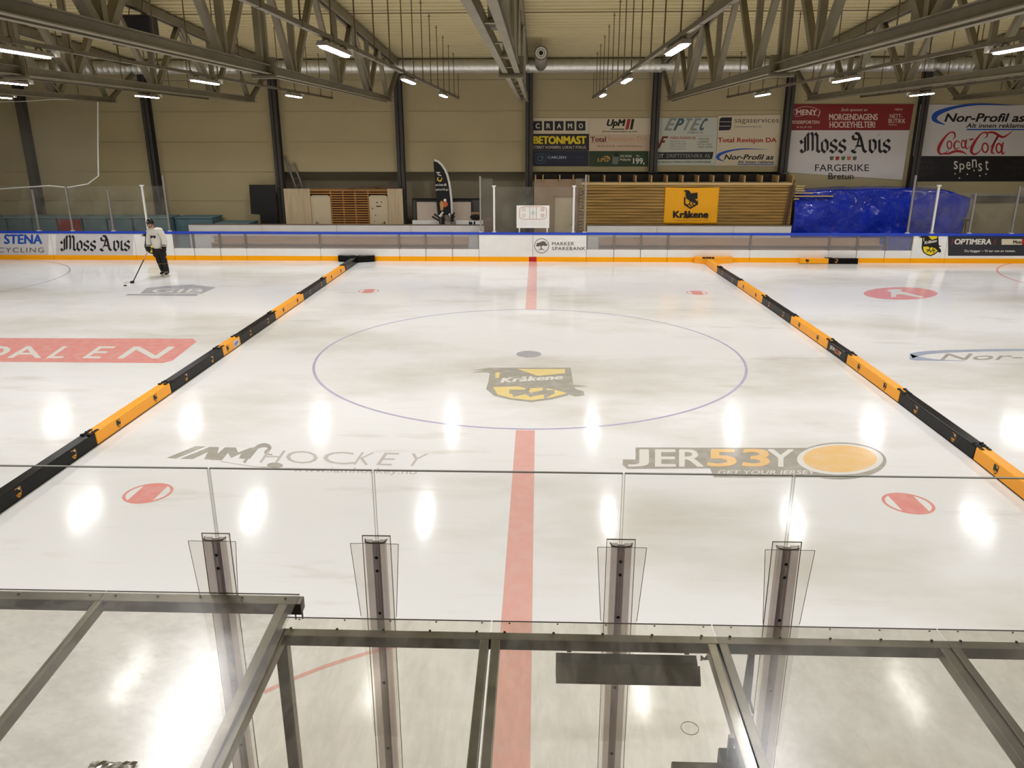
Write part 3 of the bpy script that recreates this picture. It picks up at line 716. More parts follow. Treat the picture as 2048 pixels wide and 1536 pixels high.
for a, b, z, lb in GPN:
    o = thing('rink_glass', MB().box(a, b, YB+.065, YB+.077, 1.07, z), CLEAR_FAR, lb, 'glass pane', 'clear panes on the far boards')
# rope-edged protective net
net = empty('protective_net', (-18.5, 13.3, 2.5), 'fine protective net with a white edge rope hanging at the left', 'net')
nm = bpy.data.materials.new('net_mesh'); nm.use_nodes = True; nt = nm.node_tree; nt.nodes.clear(); N = nt.nodes.new
o_ = N('ShaderNodeOutputMaterial'); mx = N('ShaderNodeMixShader'); tr_ = N('ShaderNodeBsdfTransparent'); df = N('ShaderNodeBsdfDiffuse'); df.inputs[0].default_value = (.32, .30, .25, 1)
tc = N('ShaderNodeTexCoord'); facs = []
for ax in 'XZ':
    sp_ = N('ShaderNodeSeparateXYZ'); nt.links.new(tc.outputs['Object'], sp_.inputs[0])
    a_ = N('ShaderNodeMath'); a_.operation = 'PINGPONG'; a_.inputs[1].default_value = .022; nt.links.new(sp_.outputs[ax], a_.inputs[0])
    b_ = N('ShaderNodeMath'); b_.operation = 'LESS_THAN'; b_.inputs[1].default_value = .0013; nt.links.new(a_.outputs[0], b_.inputs[0]); facs.append(b_)
mxx = N('ShaderNodeMath'); mxx.operation = 'MAXIMUM'; nt.links.new(facs[0].outputs[0], mxx.inputs[0]); nt.links.new(facs[1].outputs[0], mxx.inputs[1])
nt.links.new(mxx.outputs[0], mx.inputs[0]); nt.links.new(tr_.outputs[0], mx.inputs[1]); nt.links.new(df.outputs[0], mx.inputs[2]); nt.links.new(mx.outputs[0], o_.inputs[0])
NY = 13.3
edge = [(-90, 380), (0, 378), (50, 374.5), (98, 371.5), (135, 375), (176, 368), (197, 352), (196, 300), (195.5, 201)]
ep = [at(a, b, 'y', NY) for a, b in edge]
MB().add([tuple(q) for q in ep]+[tuple(at(-90, 203, 'y', NY))], [tuple(range(len(ep)+1))]).build('net_mesh', nm, net)
MB().tube(ep, .022, 6).build('edge_rope', POSTW, net)
MB().tube([at(-90, 205, 'y', NY), at(40, 203, 'y', NY), at(110, 198.5, 'y', NY), at(195, 201, 'y', NY)], .012, 5).build('top_rope', POSTW, net)

# tactics board
tb = empty('tactics_board', (0, YB+.1, 1.1), 'white tactics board with a printed rink plan, standing on the boards at center', 'board')
c0 = at(1033, 456, 'y', YB+.03); c1 = at(1099, 411, 'y', YB+.03)
MB().box(c0.x, c1.x, YB+.03, YB+.045, c0.z, c1.z).build('sheet', mat('tactics_white', (236, 234, 230), .3), tb)
for xx in (c0.x+.08, c1.x-.1): MB().box(xx, xx+.05, YB+.03, YB+.06, 1.07, c0.z).build('bracket', POSTW, tb)
p = wprint(YB+.028); IR = mat('ink_pale_red', (196, 130, 110), .5); IG = mat('ink_pale_green', (150, 170, 150), .5); IY = mat('ink_pale_ochre', (196, 176, 130), .5)
p.ribbon([(1042, 415), (1066, 413.5), (1090, 415), (1092.5, 426), (1090, 437), (1066, 438.5), (1042, 437), (1039.5, 426)], .9, IR, 1, True)
for xx, ii in ((1059.5, SLATE), (1066, IR), (1072.5, SLATE)): p.rect(xx-.3, xx+.3, 438, 414, ii, 1)
for xx, yy, ii in ((1047.5, 419, IY), (1047.5, 431, IY), (1085, 419, IR), (1085, 431, IR), (1066, 426, IG)): p.ring(xx, yy, 3.2, 3.2, .8, ii, 1, n=20).disc(xx, yy, 1, 1, ii, 1, 8)
for yy in (442, 446, 450): p.rect(1041, 1056, yy+.2, yy-.2, GREYAD, 1).rect(1061, 1071, yy+.2, yy-.2, GREYAD).rect(1076, 1092, yy+.2, yy-.2, GREYAD)
p.build('rink_plan', tb)

# ------------------------------------------------------------------ players' benches
def bench(x0, x1, lb):
    t = empty('players_bench', ((x0+x1)/2, 14.1, -.03), lb, 'bench', 'players benches')
    MB().box(x0, x1, 13.9, 14.28, .47, .52).build('seat', WOODBE, t)
    MB().box(x0, x1, 13.96, 13.99, .0, .47).build('front_board', WOODBE, t)
    for k in range(6):
        xx = x0+.1+(x1-x0-.3)*k/5; MB().box(xx, xx+.08, 13.99, 14.26, -.03, .47).build('leg', WOODBE, t)
    MB().box(x0, x1, 14.26, 14.3, .52, .74).build('backrest', WOODBE, t)
bench(-12.5, -2.5, 'long wooden bench seen through the left windowed boards')
bench(2.5, 13.2, 'long wooden bench seen through the right windowed boards')
def bback(x0, x1, lb):
    t = empty('bench_back_board', ((x0+x1)/2, 14.7, -.03), lb, 'bench back', 'white boards behind the benches')
    MB().box(x0+.006, x1-.006, 14.68, 14.74, -.03, 1.14).build('panel', WHITE_BOARD, t); MB().box(x0, x1, 14.66, 14.76, 1.14, 1.165).build('cap_rail', mat('cap_brown', (120, 104, 86), .6), t)
xs_ = [at(q, 456, 'y', 14.68).x for q in (377, 524, 673, 821, 972)]
for (a, b), lb in zip(zip(xs_, xs_[1:]), ('white bench back board farthest left, in front of the black panel', 'white bench back board below the slatted wooden hut', 'white bench back board left of the feather flag', 'white bench back board below the feather flag')): bback(a, b, lb)
xs_ = [at(q, 456, 'y', 14.68).x for q in (1174, 1314, 1468, 1583)]
for (a, b), lb in zip(zip(xs_, xs_[1:]), ('white bench back board below the left end of the log wall', 'white bench back board below the yellow flag', 'white bench back board next to the blue tarpaulin')): bback(a, b, lb)

# ------------------------------------------------------------------ left background
BX = [(-52, -42), (-41, 9.2), (11.2, 60.2), (62.2, 111.2), (113.2, 161.2), (163.2, 211.2), (213.2, 262), (264.5, 336), (345, 427), (427, 500)]
BL = ['beyond the left edge', 'cut by the left edge', 'second from the left edge', 'third from the left edge', 'with a dark red front panel', 'right of the red fronted one', 'two right of the red fronted one', 'directly left of the player', 'directly right of the player', 'lower one left of the black panel']
for i, ((a, b), lb) in enumerate(zip(BX, BL)):
    if i == 0: continue
    yb_ = 14.4 if i < 8 else 14.86
    q0 = at(a, 434.5 if i < 9 else 444, 'y', yb_); q1 = at(b, 434.5 if i < 9 else 444, 'y', yb_); zt = q0.z-.04*(i == 9)
    if i > 7: q0.x += .05; q1.x -= .05
    t = empty('storage_box', ((q0.x+q1.x)/2, yb_+.5, -.03), 'teal covered storage box behind the left boards, '+lb, 'box', 'teal boxes behind the left boards')
    MB().box(q0.x+.02, q1.x-.02, yb_, yb_+1.05, -.03, zt-.06).build('body', TEAL, t, bevel=.02)
    MB().box(q0.x, q1.x, yb_-.03, yb_+1.08, zt-.06, zt).build('lid', TEAL, t, bevel=.02)
    if i == 4: MB().box(q0.x+.04, q1.x-.04, 14.35, 14.4, zt-.62, zt-.09).build('red_panel', RED, t)
q = [at(a, b, 'y', 15.5) for a, b in ((498, 369.5), (550, 369.5), (556, 449), (522, 449), (520, 429), (502, 428))]
t = empty('black_panel', (q[0].x+.5, 15.5, -.03), 'tall black panel leaning at the wall left of the slatted hut', 'panel')
MB().prism(q, (0, .05, 0)).build('board', BLACK, t)
MB().box(q[3].x+.05, q[2].x-.05, 15.5, 15.7, -.03, q[2].z+.02).build('stand', BLKF, t)

# wooden hut front between the columns
hut = empty('slatted_hut', (-7.6, 15.55, -.03), 'wooden hut front with two cream doors and a slatted middle', 'hut')
YH = 15.5
def hx(px): return at(px, 415, 'y', YH).x
zt = at(690, 377.5, 'y', YH).z
MB().box(hx(570), hx(622), YH, YH+.05, -.03, zt).build('board_wall', WOODP, hut); MB().box(hx(776), hx(806), YH, YH+.05, -.03, zt).build('board_wall', WOODP, hut)
zd_ = at(690, 390.5, 'y', YH).z
for a, b, hs in ((623, 661.5, 'l'), (739, 775.5, 'r')):
    d = MB().box(hx(a)+.05, hx(b)-.05, YH+.01, YH+.05, -.03, zd_-.04).build('hut_door', DOORM, hut)
    MB().box(hx(a), hx(a)+.05, YH-.01, YH+.05, -.03, zd_).box(hx(b)-.05, hx(b), YH-.01, YH+.05, -.03, zd_).box(hx(a), hx(b), YH-.01, YH+.05, zd_-.04, zd_).build('door_frame', DOORM, hut)
    xh = hx(a)+.16 if hs == 'l' else hx(b)-.16
    MB().box(xh-.03, xh+.03, YH, YH+.012, 1.02, 1.18).tube([(xh, YH+.01, 1.13), (xh, YH-.05, 1.13), (xh+(.12 if hs == 'l' else -.12), YH-.05, 1.13)], .012, 6).build('handle', MBLK, d)
    if hs == 'r':
        n_ = MB()
        for px, py, w_, h_ in ((757, 412.7, 10, 2), (754, 405, 3, 2), (763, 404, 2, 2), (745, 417, 2.5, 2), (751, 430.5, 2, 1.5), (749, 443, 2, 1.5)):
            c = at(px, py, 'y', YH); s_ = w_/50; n_.box(c.x-s_/2, c.x+s_/2, YH+.004, YH+.012, c.z-h_/100, c.z+h_/100)
        n_.build('sticker', INK, d)
nsl = 0
for row in range(22):
    z0 = .42+row*.0925
    if z0+.05 > zt: break
    a, b = (662, 738.5) if z0 < zd_ else (622.5, 775.5)
    MB().box(hx(a), hx(b), YH, YH+.03, z0, z0+.048).build('slat', WOODB, hut)
MB().box(hx(662), hx(738.5), YH, YH+.03, -.03, .41).build('base_board', WOODB, hut)
for px in (662.5, 687, 711, 737): MB().box(hx(px)-.03, hx(px)+.03, YH+.03, YH+.09, -.03, zt-.02).build('stud', WOODB, hut)
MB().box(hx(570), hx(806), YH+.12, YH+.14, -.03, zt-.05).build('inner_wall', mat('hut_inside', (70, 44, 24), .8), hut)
MB().box(hx(570), hx(806), YH+.05, YH+.14, zt-.06, zt-.02).build('roof_board', WOODB, hut)
random.seed(3)
for k, (a, b, lb) in enumerate(((700, 770, 'dark timber batten lying on top of the slatted hut, left one'), (722, 792, 'dark timber batten lying on top of the slatted hut, crossing the other'), (752, 803, 'dark timber batten on the hut top beside the column'))):
    c0, c1 = hx(a), hx(b); z = zt-.02
    thing('timber_batten', MB().bar((c0, YH+.04+.04*k, z+.03+(.05 if k == 1 else 0)), (c1, YH+.04+.04*k, z+.03+(.09 if k == 0 else 0)), .05, .05), mat('old_timber', (96, 70, 48), .8), lb, 'timber', 'battens on the hut')
# ladder
ld_ = empty('ladder', (-9.8, YH+.2, -.03), 'aluminium ladder leaning between column and slatted hut', 'ladder')
lt = at(569, 312, 'y', 15.98); lbm = at(594, 385, 'y', 15.75)
dirn = (lbm-lt)*1.0
base = lt+dirn*((lt.z+.03)/(lt.z-lbm.z)); base.y = 15.73
r1, r2 = [], []
for off in (0., .34):
    MB().bar((lt.x+off, lt.y, lt.z-off*.8), (base.x+off, base.y, -.03), .035, .07).build('rail', ALU, ld_)
for k in range(13):
    f_ = .06+k*.07; a = lt.lerp(Vector((base.x, base.y, -.03)), f_)
    MB().tube([(a.x, a.y, a.z-.1), (a.x+.34, a.y, a.z-.15)], .015, 6).build('rung', ALU, ld_)

# feather flag and the things round its foot
YF = 15.1
def zq(zx, zy): return at(820+zx*.1172, 300+zy*.1172, 'y', YF)
ff = empty('feather_flag', (zq(590, 1100).x, YF, -.03), 'black feather flag with white pole sleeve and yellow crest', 'flag')
rgt = [(405, 172), (470, 196), (530, 250), (585, 330), (625, 420), (655, 530), (680, 680), (698, 850), (706, 1000), (708, 1110)]
lft = [(478, 1110), (462, 960), (445, 760), (428, 560), (412, 380), (402, 250)]
outl = [zq(*a) for a in rgt+lft]
MB().prism(outl, (0, .012, 0)).build('cloth', BLKF, ff)
MB().tube([zq(a, b)+Vector((.02, .006, 0)) for a, b in rgt]+[Vector((zq(708, 1110).x+.02, YF, .2))], .045, 8).build('pole_sleeve', POSTW, ff)
MB().box(zq(708, 1110).x-.25, zq(708, 1110).x+.3, YF-.08, YF+.08, -.03, .03).tube([(zq(708, 1110).x+.02, YF, 0), (zq(708, 1110).x+.02, YF, .25)], .03, 8).build('foot', MBLK, ff)
p = Print((0, YF-.002, 0), (1, 0, 0), (0, 0, 1), .002, lambda a, b: (zq(a, b).x, zq(a, b).z))
p.poly([(440, 375), (520, 378), (500, 400), (470, 396)], INKW, 2).poly([(450, 405), (535, 430), (530, 446), (490, 435)], INKW)
p.ring(505, 495, 36, 32, 16, INKY, 2, .3, 4.2, 24).ribbon([(545, 470), (530, 520), (510, 540)], 12, INKY)
p.text('Bli med oss', 620, 435, 612, 572, INKW, 2, bold=.02); p.text('og bli hockey', 655, 435, 700, 655, INKW, 2, bold=.02)
OR = mat('ink_orange', (206, 96, 44), .5); TAN = mat('ink_tan', (196, 150, 84), .5)
p.disc(597, 858, 26, 28, INKW, 2, 16).poly([(565, 885), (630, 880), (650, 940), (600, 980), (560, 960)], OR).poly([(505, 905), (560, 880), (575, 960), (560, 1035), (522, 1030), (515, 960)], TAN).disc(538, 885, 18, 20, TAN, 3, 14)
p.build('print', ff)
WBP = mat('whiteboard_face', (196, 180, 164), .4); DGP = mat('dark_grey_panel', (84, 80, 74), .6)
def pbox(name, px0, px1, pyt, Y, dep, mt, label, cat, zb=-.03, frame=None, group=None):
    c0 = at(px0, pyt, 'y', Y); c1 = at(px1, pyt, 'y', Y)
    t = empty(name, ((c0.x+c1.x)/2, Y+dep/2, zb), label, cat, group)
    MB().box(c0.x, c1.x, Y, Y+dep, zb, c0.z).build('body', mt, t, bevel=.005)
    if frame:
        MB().box(c0.x-.03, c1.x+.03, Y-.015, Y+dep, c0.z, c0.z+.07).box(c0.x-.03, c0.x, Y-.015, Y+dep, zb, c0.z).box(c1.x, c1.x+.03, Y-.015, Y+dep, zb, c0.z).build('frame', frame, t)
    return t
pbox('panel_stack', 825.5, 962, 400, 15.62, .06, DGP, 'large grey panel behind the whiteboard and the feather flag', 'panel', frame=BLACK)
pbox('whiteboard', 833, 942, 403.5, 15.45, .05, WBP, 'whiteboard with a black top frame behind the feather flag', 'whiteboard', frame=BLACK)
pbox('wall_panel', 850, 937, 397, 15.72, .05, mat('pale_panel', (150, 146, 132), .6), 'pale panel rising behind the whiteboard', 'panel')
pbox('low_chest', 824.5, 878, 441, 15.2, .2, WHITE_BOARD, 'low white chest left of the feather flag foot', 'chest')
pbox('low_chest', 912, 966, 441, 15.2, .2, WHITE_BOARD, 'low white chest right of the feather flag foot', 'chest')
t = pbox('cardboard_box', 943, 958, 424, 15.42, .02, mat('cardboard', (170, 128, 92), .8), 'brown cardboard box edge beside the whiteboard', 'box')
thing('equipment_bag', MB().ball(at(951, 434, 'y', 15.2), .2, 14, 8, (1.1, .6, .55)), BLKF, 'dark equipment bag on the right low white chest', 'bag', smooth=True)
for k, (px, h_) in enumerate(((939.5, 6.5), (943, 5.5), (949, 6.5))):
    c = at(px, 449.5, 'y', 14.7); 
    b = empty('water_bottle', (c.x, 14.71, 1.165), 'black water bottle on the bench back board, '+('left of the three', 'middle of the three', 'right of the three, standing apart')[k], 'bottle', 'bottles on the bench back')
    MB().tube([(c.x, 14.71, 1.165), (c.x, 14.71, 1.165+h_*.014), (c.x, 14.71, 1.165+h_*.016)], [.035, .035, .02], 10).build('body', BLACK, b); MB().tube([(c.x, 14.71, 1.165+h_*.016), (c.x, 14.71, 1.165+h_*.02)], .018, 8).build('cap', BLACK, b)
ST = [((864.3, 433), (878, 441), (886, 470), 'black'), ((868, 428), (880, 436), (888, 470), 'black'), ((886, 424), (878, 434), (884, 470), 'white'), ((898, 427), (905, 437), (904, 470), 'white'), ((909, 425), (903, 436), (898, 470), 'black'), ((890, 426), (886, 436), (890, 470), 'dark')]
SN = ['leftmost black blade in the bundle by the feather flag', 'second black blade from the left in the bundle by the flag', 'white taped blade leaning left in the bundle by the flag', 'white taped blade leaning right of the flag foot', 'rightmost black blade in the bundle by the flag', 'dark blade in the middle of the bundle by the flag']
for k, (tip, heel, end, colr) in enumerate(ST):
    y_ = 14.9+.02*k; a, b, c = (at(q[0], q[1], 'y', y_) for q in (tip, heel, end))
    t = empty('hockey_stick', (c.x, y_, .2), 'upturned hockey stick, '+SN[k], 'hockey stick', 'sticks by the feather flag')
    MB().bar(b, (c.x, y_, -.03), .02, .03, up=(0, 1, 0)).build('shaft', BLACK, t)
    MB().bar(a, b, .07, .012, up=(0, 1, 0)).build('blade', BLACK if colr != 'white' else POSTW, t)
for k, (px, py) in enumerate(((904.5, 435), (886, 441))):
    c = at(px, py, 'y', 14.95); t = empty('hockey_glove', (c.x, 14.95, c.z-.1), ('black hockey glove hooked on a stick right of the feather flag', 'black hockey glove at the foot of the feather flag')[k], 'glove', 'gloves by the feather flag')
    MB().ball(c, .09, 12, 8, (.8, .5, 1)).build('palm', BLKF, t, smooth=True)
    for j in range(4): MB().tube([c+Vector((-.05+.033*j, 0, .05)), c+Vector((-.065+.045*j, -.02, .15-.01*abs(j-1.5)))], [.02, .014], 8).build('finger', BLKF, t, smooth=True)
    MB().tube([c+Vector((.06, 0, 0)), c+Vector((.12, -.01, .06))], [.02, .014], 8).build('thumb', BLKF, t, smooth=True)
    MB().tube([c+Vector((0, 0, -.07)), c+Vector((0, 0, -.15))], [.06, .075], 10).build('cuff', BLKF, t, smooth=True)
cr = empty('wooden_crate', (-1.75, 14.4, -.03), 'brown slatted wooden crate behind the glass by the tall grey post', 'crate')
c0 = at(968, 436, 'y', 14.2); c1 = at(990, 436, 'y', 14.2)
for k in range(7):
    xx = c0.x+(c1.x-c0.x)*k/7; MB().box(xx, xx+.055, 14.2, 14.22, -.03, c0.z).build('slat', mat('crate_brown', (108, 84, 68), .8), cr)
MB().box(c0.x, c1.x, 14.22, 14.6, -.03, c0.z-.05).build('body', mat('crate_inside', (84, 66, 54), .8), cr); MB().box(c0.x-.02, c1.x, 14.19, 14.62, c0.z-.05, c0.z).build('top', mat('crate_brown', (108, 84, 68), .8), cr)

# ------------------------------------------------------------------ log-clad hut at the right
YC = 14.9
hut2 = empty('plank_hut', (5.5, YC+.1, -.03), 'long hut wall of horizontal pine planks with a flat joist roof', 'hut')
xa, xb = at(1165, 410, 'y', YC).x, at(1584, 410, 'y', YC).x; zt = at(1400, 365, 'y', YC).z
npl = 23; hh = (zt-.1)/npl
for k in range(npl):
    z0 = .02+k*hh; random.seed(k); dx = random.uniform(-.02, .03)
    MB().box(xa+dx, xb, YC+.006*(k % 2), YC+.045, z0+.016, z0+hh-.004).build('plank', WOODC, hut2)
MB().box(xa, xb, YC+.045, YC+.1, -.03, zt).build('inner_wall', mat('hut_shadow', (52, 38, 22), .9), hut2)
MB().box(xa-.05, xb+.05, YC-.03, YC+.06, zt-.09, zt).build('top_plate', mat('top_plate', (206, 176, 120), .7), hut2)
for k in range(20):
    z0 = .3+k*.125; MB().box(xa-.12, xa+.0, YC+.02, YC+.12, z0, z0+.07).build('corner_end', WOODC, hut2)
JX = [1071, 1086, 1120, 1147.5, 1177.5, 1209.5, 1240.5, 1272, 1303.5, 1334.5, 1366, 1397, 1427.5, 1459, 1490, 1524.5, 1557, 1586.5]
LEFTJ = []
zj = at(1400, 351, 'y', YC-.06).z
for k, px in enumerate(JX):
    x = at(px, 357, 'y', YC-.06).x
    y0 = YC-.06
    if px > 1160: MB().box(x-.024, x+.024, y0, 15.72, zt+.002, zj).build('joist', WOODJ, hut2)
    else: LEFTJ.append((x, y0))
MB().box(xa, xb, 15.66, 15.73, zt, zj+.02).build('roof_edge', mat('roof_edge', (38, 32, 26), .8), hut2)
# plywood side with a cream door
pw = empty('plywood_wall', (.95, 15.0, -.03), 'grey plywood wall with a cream door behind the tactics board', 'wall panel')
YPW = 15.3
for x, y0 in LEFTJ: MB().box(x-.024, x+.024, y0+.36, 15.72, zt+.002, zj).build('joist', WOODJ, pw)
MB().box(at(1066, 357, 'y', 15).x, xa-.01, 15.66, 15.73, zt, zj+.02).build('roof_edge', mat('roof_edge', (38, 32, 26), .8), pw)
xl, xr = at(1068, 410, 'y', YPW).x, at(1163, 410, 'y', YPW).x
zp = at(1110, 358.5, 'y', YPW).z; dl, dr = at(1108, 410, 'y', YPW).x, at(1151.5, 410, 'y', YPW).x; zdr = at(1130, 392.5, 'y', YPW).z
MB().box(xl, dl, YPW, YPW+.06, -.03, zp).box(dr, xr, YPW, YPW+.06, -.03, zp).box(dl, dr, YPW, YPW+.06, zdr, zp).build('sheet', PLY, pw)
d = MB().box(dl+.04, dr-.04, YPW+.01, YPW+.05, -.03, zdr-.04).build('hut_door', DOORM, pw)
MB().box(dl, dl+.04, YPW-.015, YPW+.06, -.03, zdr).box(dr-.04, dr, YPW-.015, YPW+.06, -.03, zdr).box(dl, dr, YPW-.015, YPW+.06, zdr-.04, zdr).build('door_frame', PLY, pw)
c = at(1145.5, 448, 'y', YPW); MB().box(c.x-.025, c.x+.025, YPW, YPW+.012, c.z-.04, c.z+.16).tube([(c.x, YPW, c.z), (c.x, YPW-.05, c.z), (c.x-.1, YPW-.05, c.z)], .012, 6).build('handle', MBLK, d)
# yellow flag
fl = empty('club_flag', (at(1382, 410, 'y', YC-.03).x, YC-.03, 1.2), 'yellow club flag with a black crow and name, pinned on the plank wall', 'flag')
fa, fb = at(1331, 374.6, 'y', YC-.03), at(1433.5, 448, 'y', YC-.03)
nx_, nz_ = 26, 16; vs = []; fs = []
for j in range(nz_+1):
    for i in range(nx_+1):
        u_, v_ = i/nx_, j/nz_
        vs.append((fa.x+(fb.x-fa.x)*u_+.02*v_*math.sin(u_*3), YC-.03+.012*math.sin(u_*14+v_*2)*v_+.006*math.sin(v_*9), fa.z+(fb.z-fa.z)*v_-.02*math.sin(u_*PI)*(1-v_)))
for j in range(nz_):
    for i in range(nx_): fs.append((j*(nx_+1)+i, (j+1)*(nx_+1)+i, (j+1)*(nx_+1)+i+1, j*(nx_+1)+i+1))
cl = MB().add(vs, fs).build('cloth', mat('flag_yellow', (250, 176, 8), .65), fl, smooth=True); so = cl.modifiers.new('thick', 'SOLIDIFY'); so.thickness = .006
p = wprint(YC-.048); crow(p, 1382, 398, 31, -36, INK, YELV); p.text('Kråkene', 1346, 1417, 435.8, 421.5, INK, 2, bold=.06); p.text('– i våre hjem til seieren 1911', 1345, 1416, 442.6, 438.6, mat('ink_brown', (150, 96, 20), .6), 2); p.build('print', fl)

# ------------------------------------------------------------------ blue tarpaulin over stacked timber
TARP = mat('tarp_blue', (10, 44, 176), .2, bump=.7, bscale=5, bdist=.06, var=.35, scale=1.3, coat=.25)
tp = empty('tarpaulin', (13.3, 14.9, -.03), 'crumpled shiny blue tarpaulin draped over a timber stack', 'tarpaulin')
x0, x1 = at(1590, 420, 'y', 14.8).x, at(1946, 400, 'y', 14.8).x
import mathutils
nu, nv = 90, 44; vs = []; fs = []
def ns(a, b, c=0.): return mathutils.noise.noise(Vector((a, b, c)))
for i in range(nu+1):
    u_ = i/nu; X = x0+(x1-x0)*u_
    ztop = 2.4+.12*math.sin(u_*PI)-.35*max(0, u_-.86)/.14*.6
    for j in range(nv+1):
        v_ = j/nv
        if v_ < .22: y = 15.66-(v_/.22)*.66; z = ztop+.06*(1-v_/.22)*(1 if u_ > .08 else .3)
        else:
            q_ = (v_-.22)/.78; y = 15.0-.22*q_-.06*math.sin(q_*PI); z = ztop*(1-q_)+.0*q_
        fold = .10*ns(u_*7+v_*2.5, v_*2.2)+.05*ns(u_*22-v_*9, v_*7, 3)+.07*math.sin(10*(u_*1.7-v_))*v_*(1-.6*u_)
        xx = X-.55*max(0, .12-u_)/.12*max(0, v_-.6)*1.2-(.55*max(0, u_-.85)/.15*max(0, v_-.3))
        vs.append((xx, y-fold*(.3+v_), max(z, .02)+.04*ns(u_*9, v_*4, 7)*(1 if v_ < .9 else 0)))
for i in range(nu):
    for j in range(nv): a = i*(nv+1)+j; fs.append((a, a+1, a+nv+2, a+nv+1))
cl = MB().add(vs, fs).build('sheet', TARP, tp, smooth=True); so = cl.modifiers.new('thick', 'SOLIDIFY'); so.thickness = .004
for k, (py, pxr) in enumerate(((371.5, 1606), (376.5, 1604), (381, 1607), (385.5, 1624), (391.8, 1664), (397.5, 1596))):
    a = at(1585, py, 'y', 14.93); b = at(pxr, py, 'y', 14.93)
    thing('timber_plank', MB().box(xb+.03, b.x, 14.72+.015*k, 14.82+.015*k, a.z-.022, a.z+.022), mat('sawn_timber', (196, 166, 104), .7), ORD[k]+' plank from the top sticking out of the tarpaulin beside the plank hut', 'plank', 'planks sticking out of the tarpaulin')
mbp = MB()
for px, dx in ((1578, 0), (1583, .0)): pass
pr = empty('leaning_timber', (10.0, 14.8, -.03), 'dark leaning timber frame between plank hut and tarpaulin', 'frame')
for k, (pa, pb) in enumerate((((1589, 360), (1572, 452)), ((1583, 372), (1567, 450)))):
    a = at(*pa, 'y', 14.84); b = at(*pb, 'y', 14.84); MB().bar(a, (b.x, 14.84, b.z), .06, .04, up=(0, 1, 0)).build('post', mat('old_timber', (96, 70, 48), .8), pr)
thing('wall_pipe', MB().tube([(at(1946, 391, 'y', 15.9).x, 15.98, at(1946, 391, 'y', 15.9).z), (26, 15.98, at(1946, 391, 'y', 15.9).z)], .05, 10), mat('pipe_grey', (150, 146, 138), .5, .3), 'grey pipe along the wall right of the tarpaulin', 'pipe')
thing('wall_board', MB().box(at(1950, 400, 'y', 16).x, 19.6, 15.99, 16.05, at(1950, 404, 'y', 16).z, at(1950, 393, 'y', 16).z), mat('brown_board', (92, 78, 62), .7), 'brown board on the wall below the grey pipe', 'board')
ch = empty('metal_frame_chair', (16.6, 14.6, -.03), 'thin black metal frame at the right end of the tarpaulin', 'frame')
a, b, c_ = at(1929, 438, 'y', 14.5), at(1941, 441, 'y', 14.5), at(1939, 466, 'y', 14.5)
MB().tube([a, b, Vector((c_.x, 14.5, -.03))], .018, 6).tube([a+Vector((0, .3, 0)), b+Vector((0, .3, 0)), Vector((c_.x, 14.8, -.03))], .018, 6).tube([b, b+Vector((0, .3, 0))], .018, 6).tube([a, Vector((a.x-.08, 14.5, -.03))], .018, 6).build('tube_frame', BLACK, ch)

# ------------------------------------------------------------------ sponsor sheets on the back wall
YA = YW-.03
def sheet(pts, mt, label, grp='sponsor sheets on the back wall', name='sponsor_banner'):
    """pts: px corners tl, tr, br, bl"""
    q_ = [at(a, b, 'y', YA) for a, b in pts]
    t = empty(name, ((q_[0].x+q_[1].x)/2, YA, min(v.z for v in q_)), label, 'banner', grp)
    MB().prism(q_, (0, .014, 0)).build('sheet', mt, t)
    return t, wprint(YA-.001)
def R(x0, x1, y0, y1): return [(x0, y0), (x1, y0), (x1, y1), (x0, y1)]
t, p = sheet(R(1066.5, 1178, 236, 267.6), CREAM, 'cream banner with five white letters in dark squares')
for c_, a, b in (('C', 1066.5, 1084), ('R', 1088, 1106), ('A', 1109.3, 1127.2), ('M', 1131, 1149), ('O', 1152.8, 1170.7)):
    p.rect(a, b, 261, 242.2, BLKS, 1); xm = (a+b)/2; p.text(c_, xm-4.2, xm+4.2, 256.8, 246.8, INKW, 2, bold=.03)
p.build('lettering', t)
t, p = sheet(R(1066.5, 1178, 267.8, 300.7), BLKS, 'black banner with heavy yellow lettering over a white line')
p.text('BETONMAST', 1066.8, 1173, 288, 272, INKY, 1, bold=.06); p.text('STERKT KONSERN. LOKALT FOKUS.', 1067, 1172.7, 297.3, 291.8, INKW, 1); p.build('lettering', t)
t, p = sheet(R(1066, 1177, 301.5, 332.3), NAVY, 'navy banner with a shield outline and pale name')
p.ribbon([(1070, 309), (1080, 307.5), (1093, 310), (1091.5, 320), (1086, 326), (1074, 326), (1070, 318)], 1.1, SLATE, 1, True); p.text('CF', 1074, 1088.5, 322.5, 311.5, SLATE, 1, bold=.05)
p.text('CARLSEN', 1096, 1132, 317.4, 312, mat('ink_pale_blue', (176, 190, 206), .5), 1, bold=.02); IB2 = mat('ink_dull_blue', (48, 52, 92), .5); p.text('FRITZØE', 1133, 1167, 317.4, 311.8, IB2, 1, bold=.02); p.text('Det lokale byggevarehuset', 1096, 1165, 324, 320.5, IB2, 1); p.build('lettering', t)
t, p = sheet(R(1178.4, 1301, 236, 269.4), CREAM, 'cream banner with slanted black letters and a red stroke')
p.text('UpM', 1211, 1251.5, 256.5, 238.3, INK, 1, bold=.05, shear=-.25).poly([(1250.5, 259), (1257, 259), (1261.5, 238), (1255, 238)], INKR).poly([(1259.5, 259), (1265, 259), (1269, 238), (1263.5, 238)], INK).rect(1221, 1248.5, 259.2, 257.4, INK); p.text('Alt innen kontormaskiner og utstyr', 1203.5, 1276, 265.3, 261.4, INK, 1, bold=.03, shear=-.2); p.build('lettering', t)
t, p = sheet(R(1178.2, 1299.5, 269.6, 301.8), PINKS, 'pinkish banner with half of its red lettering paled by a painted reflection')
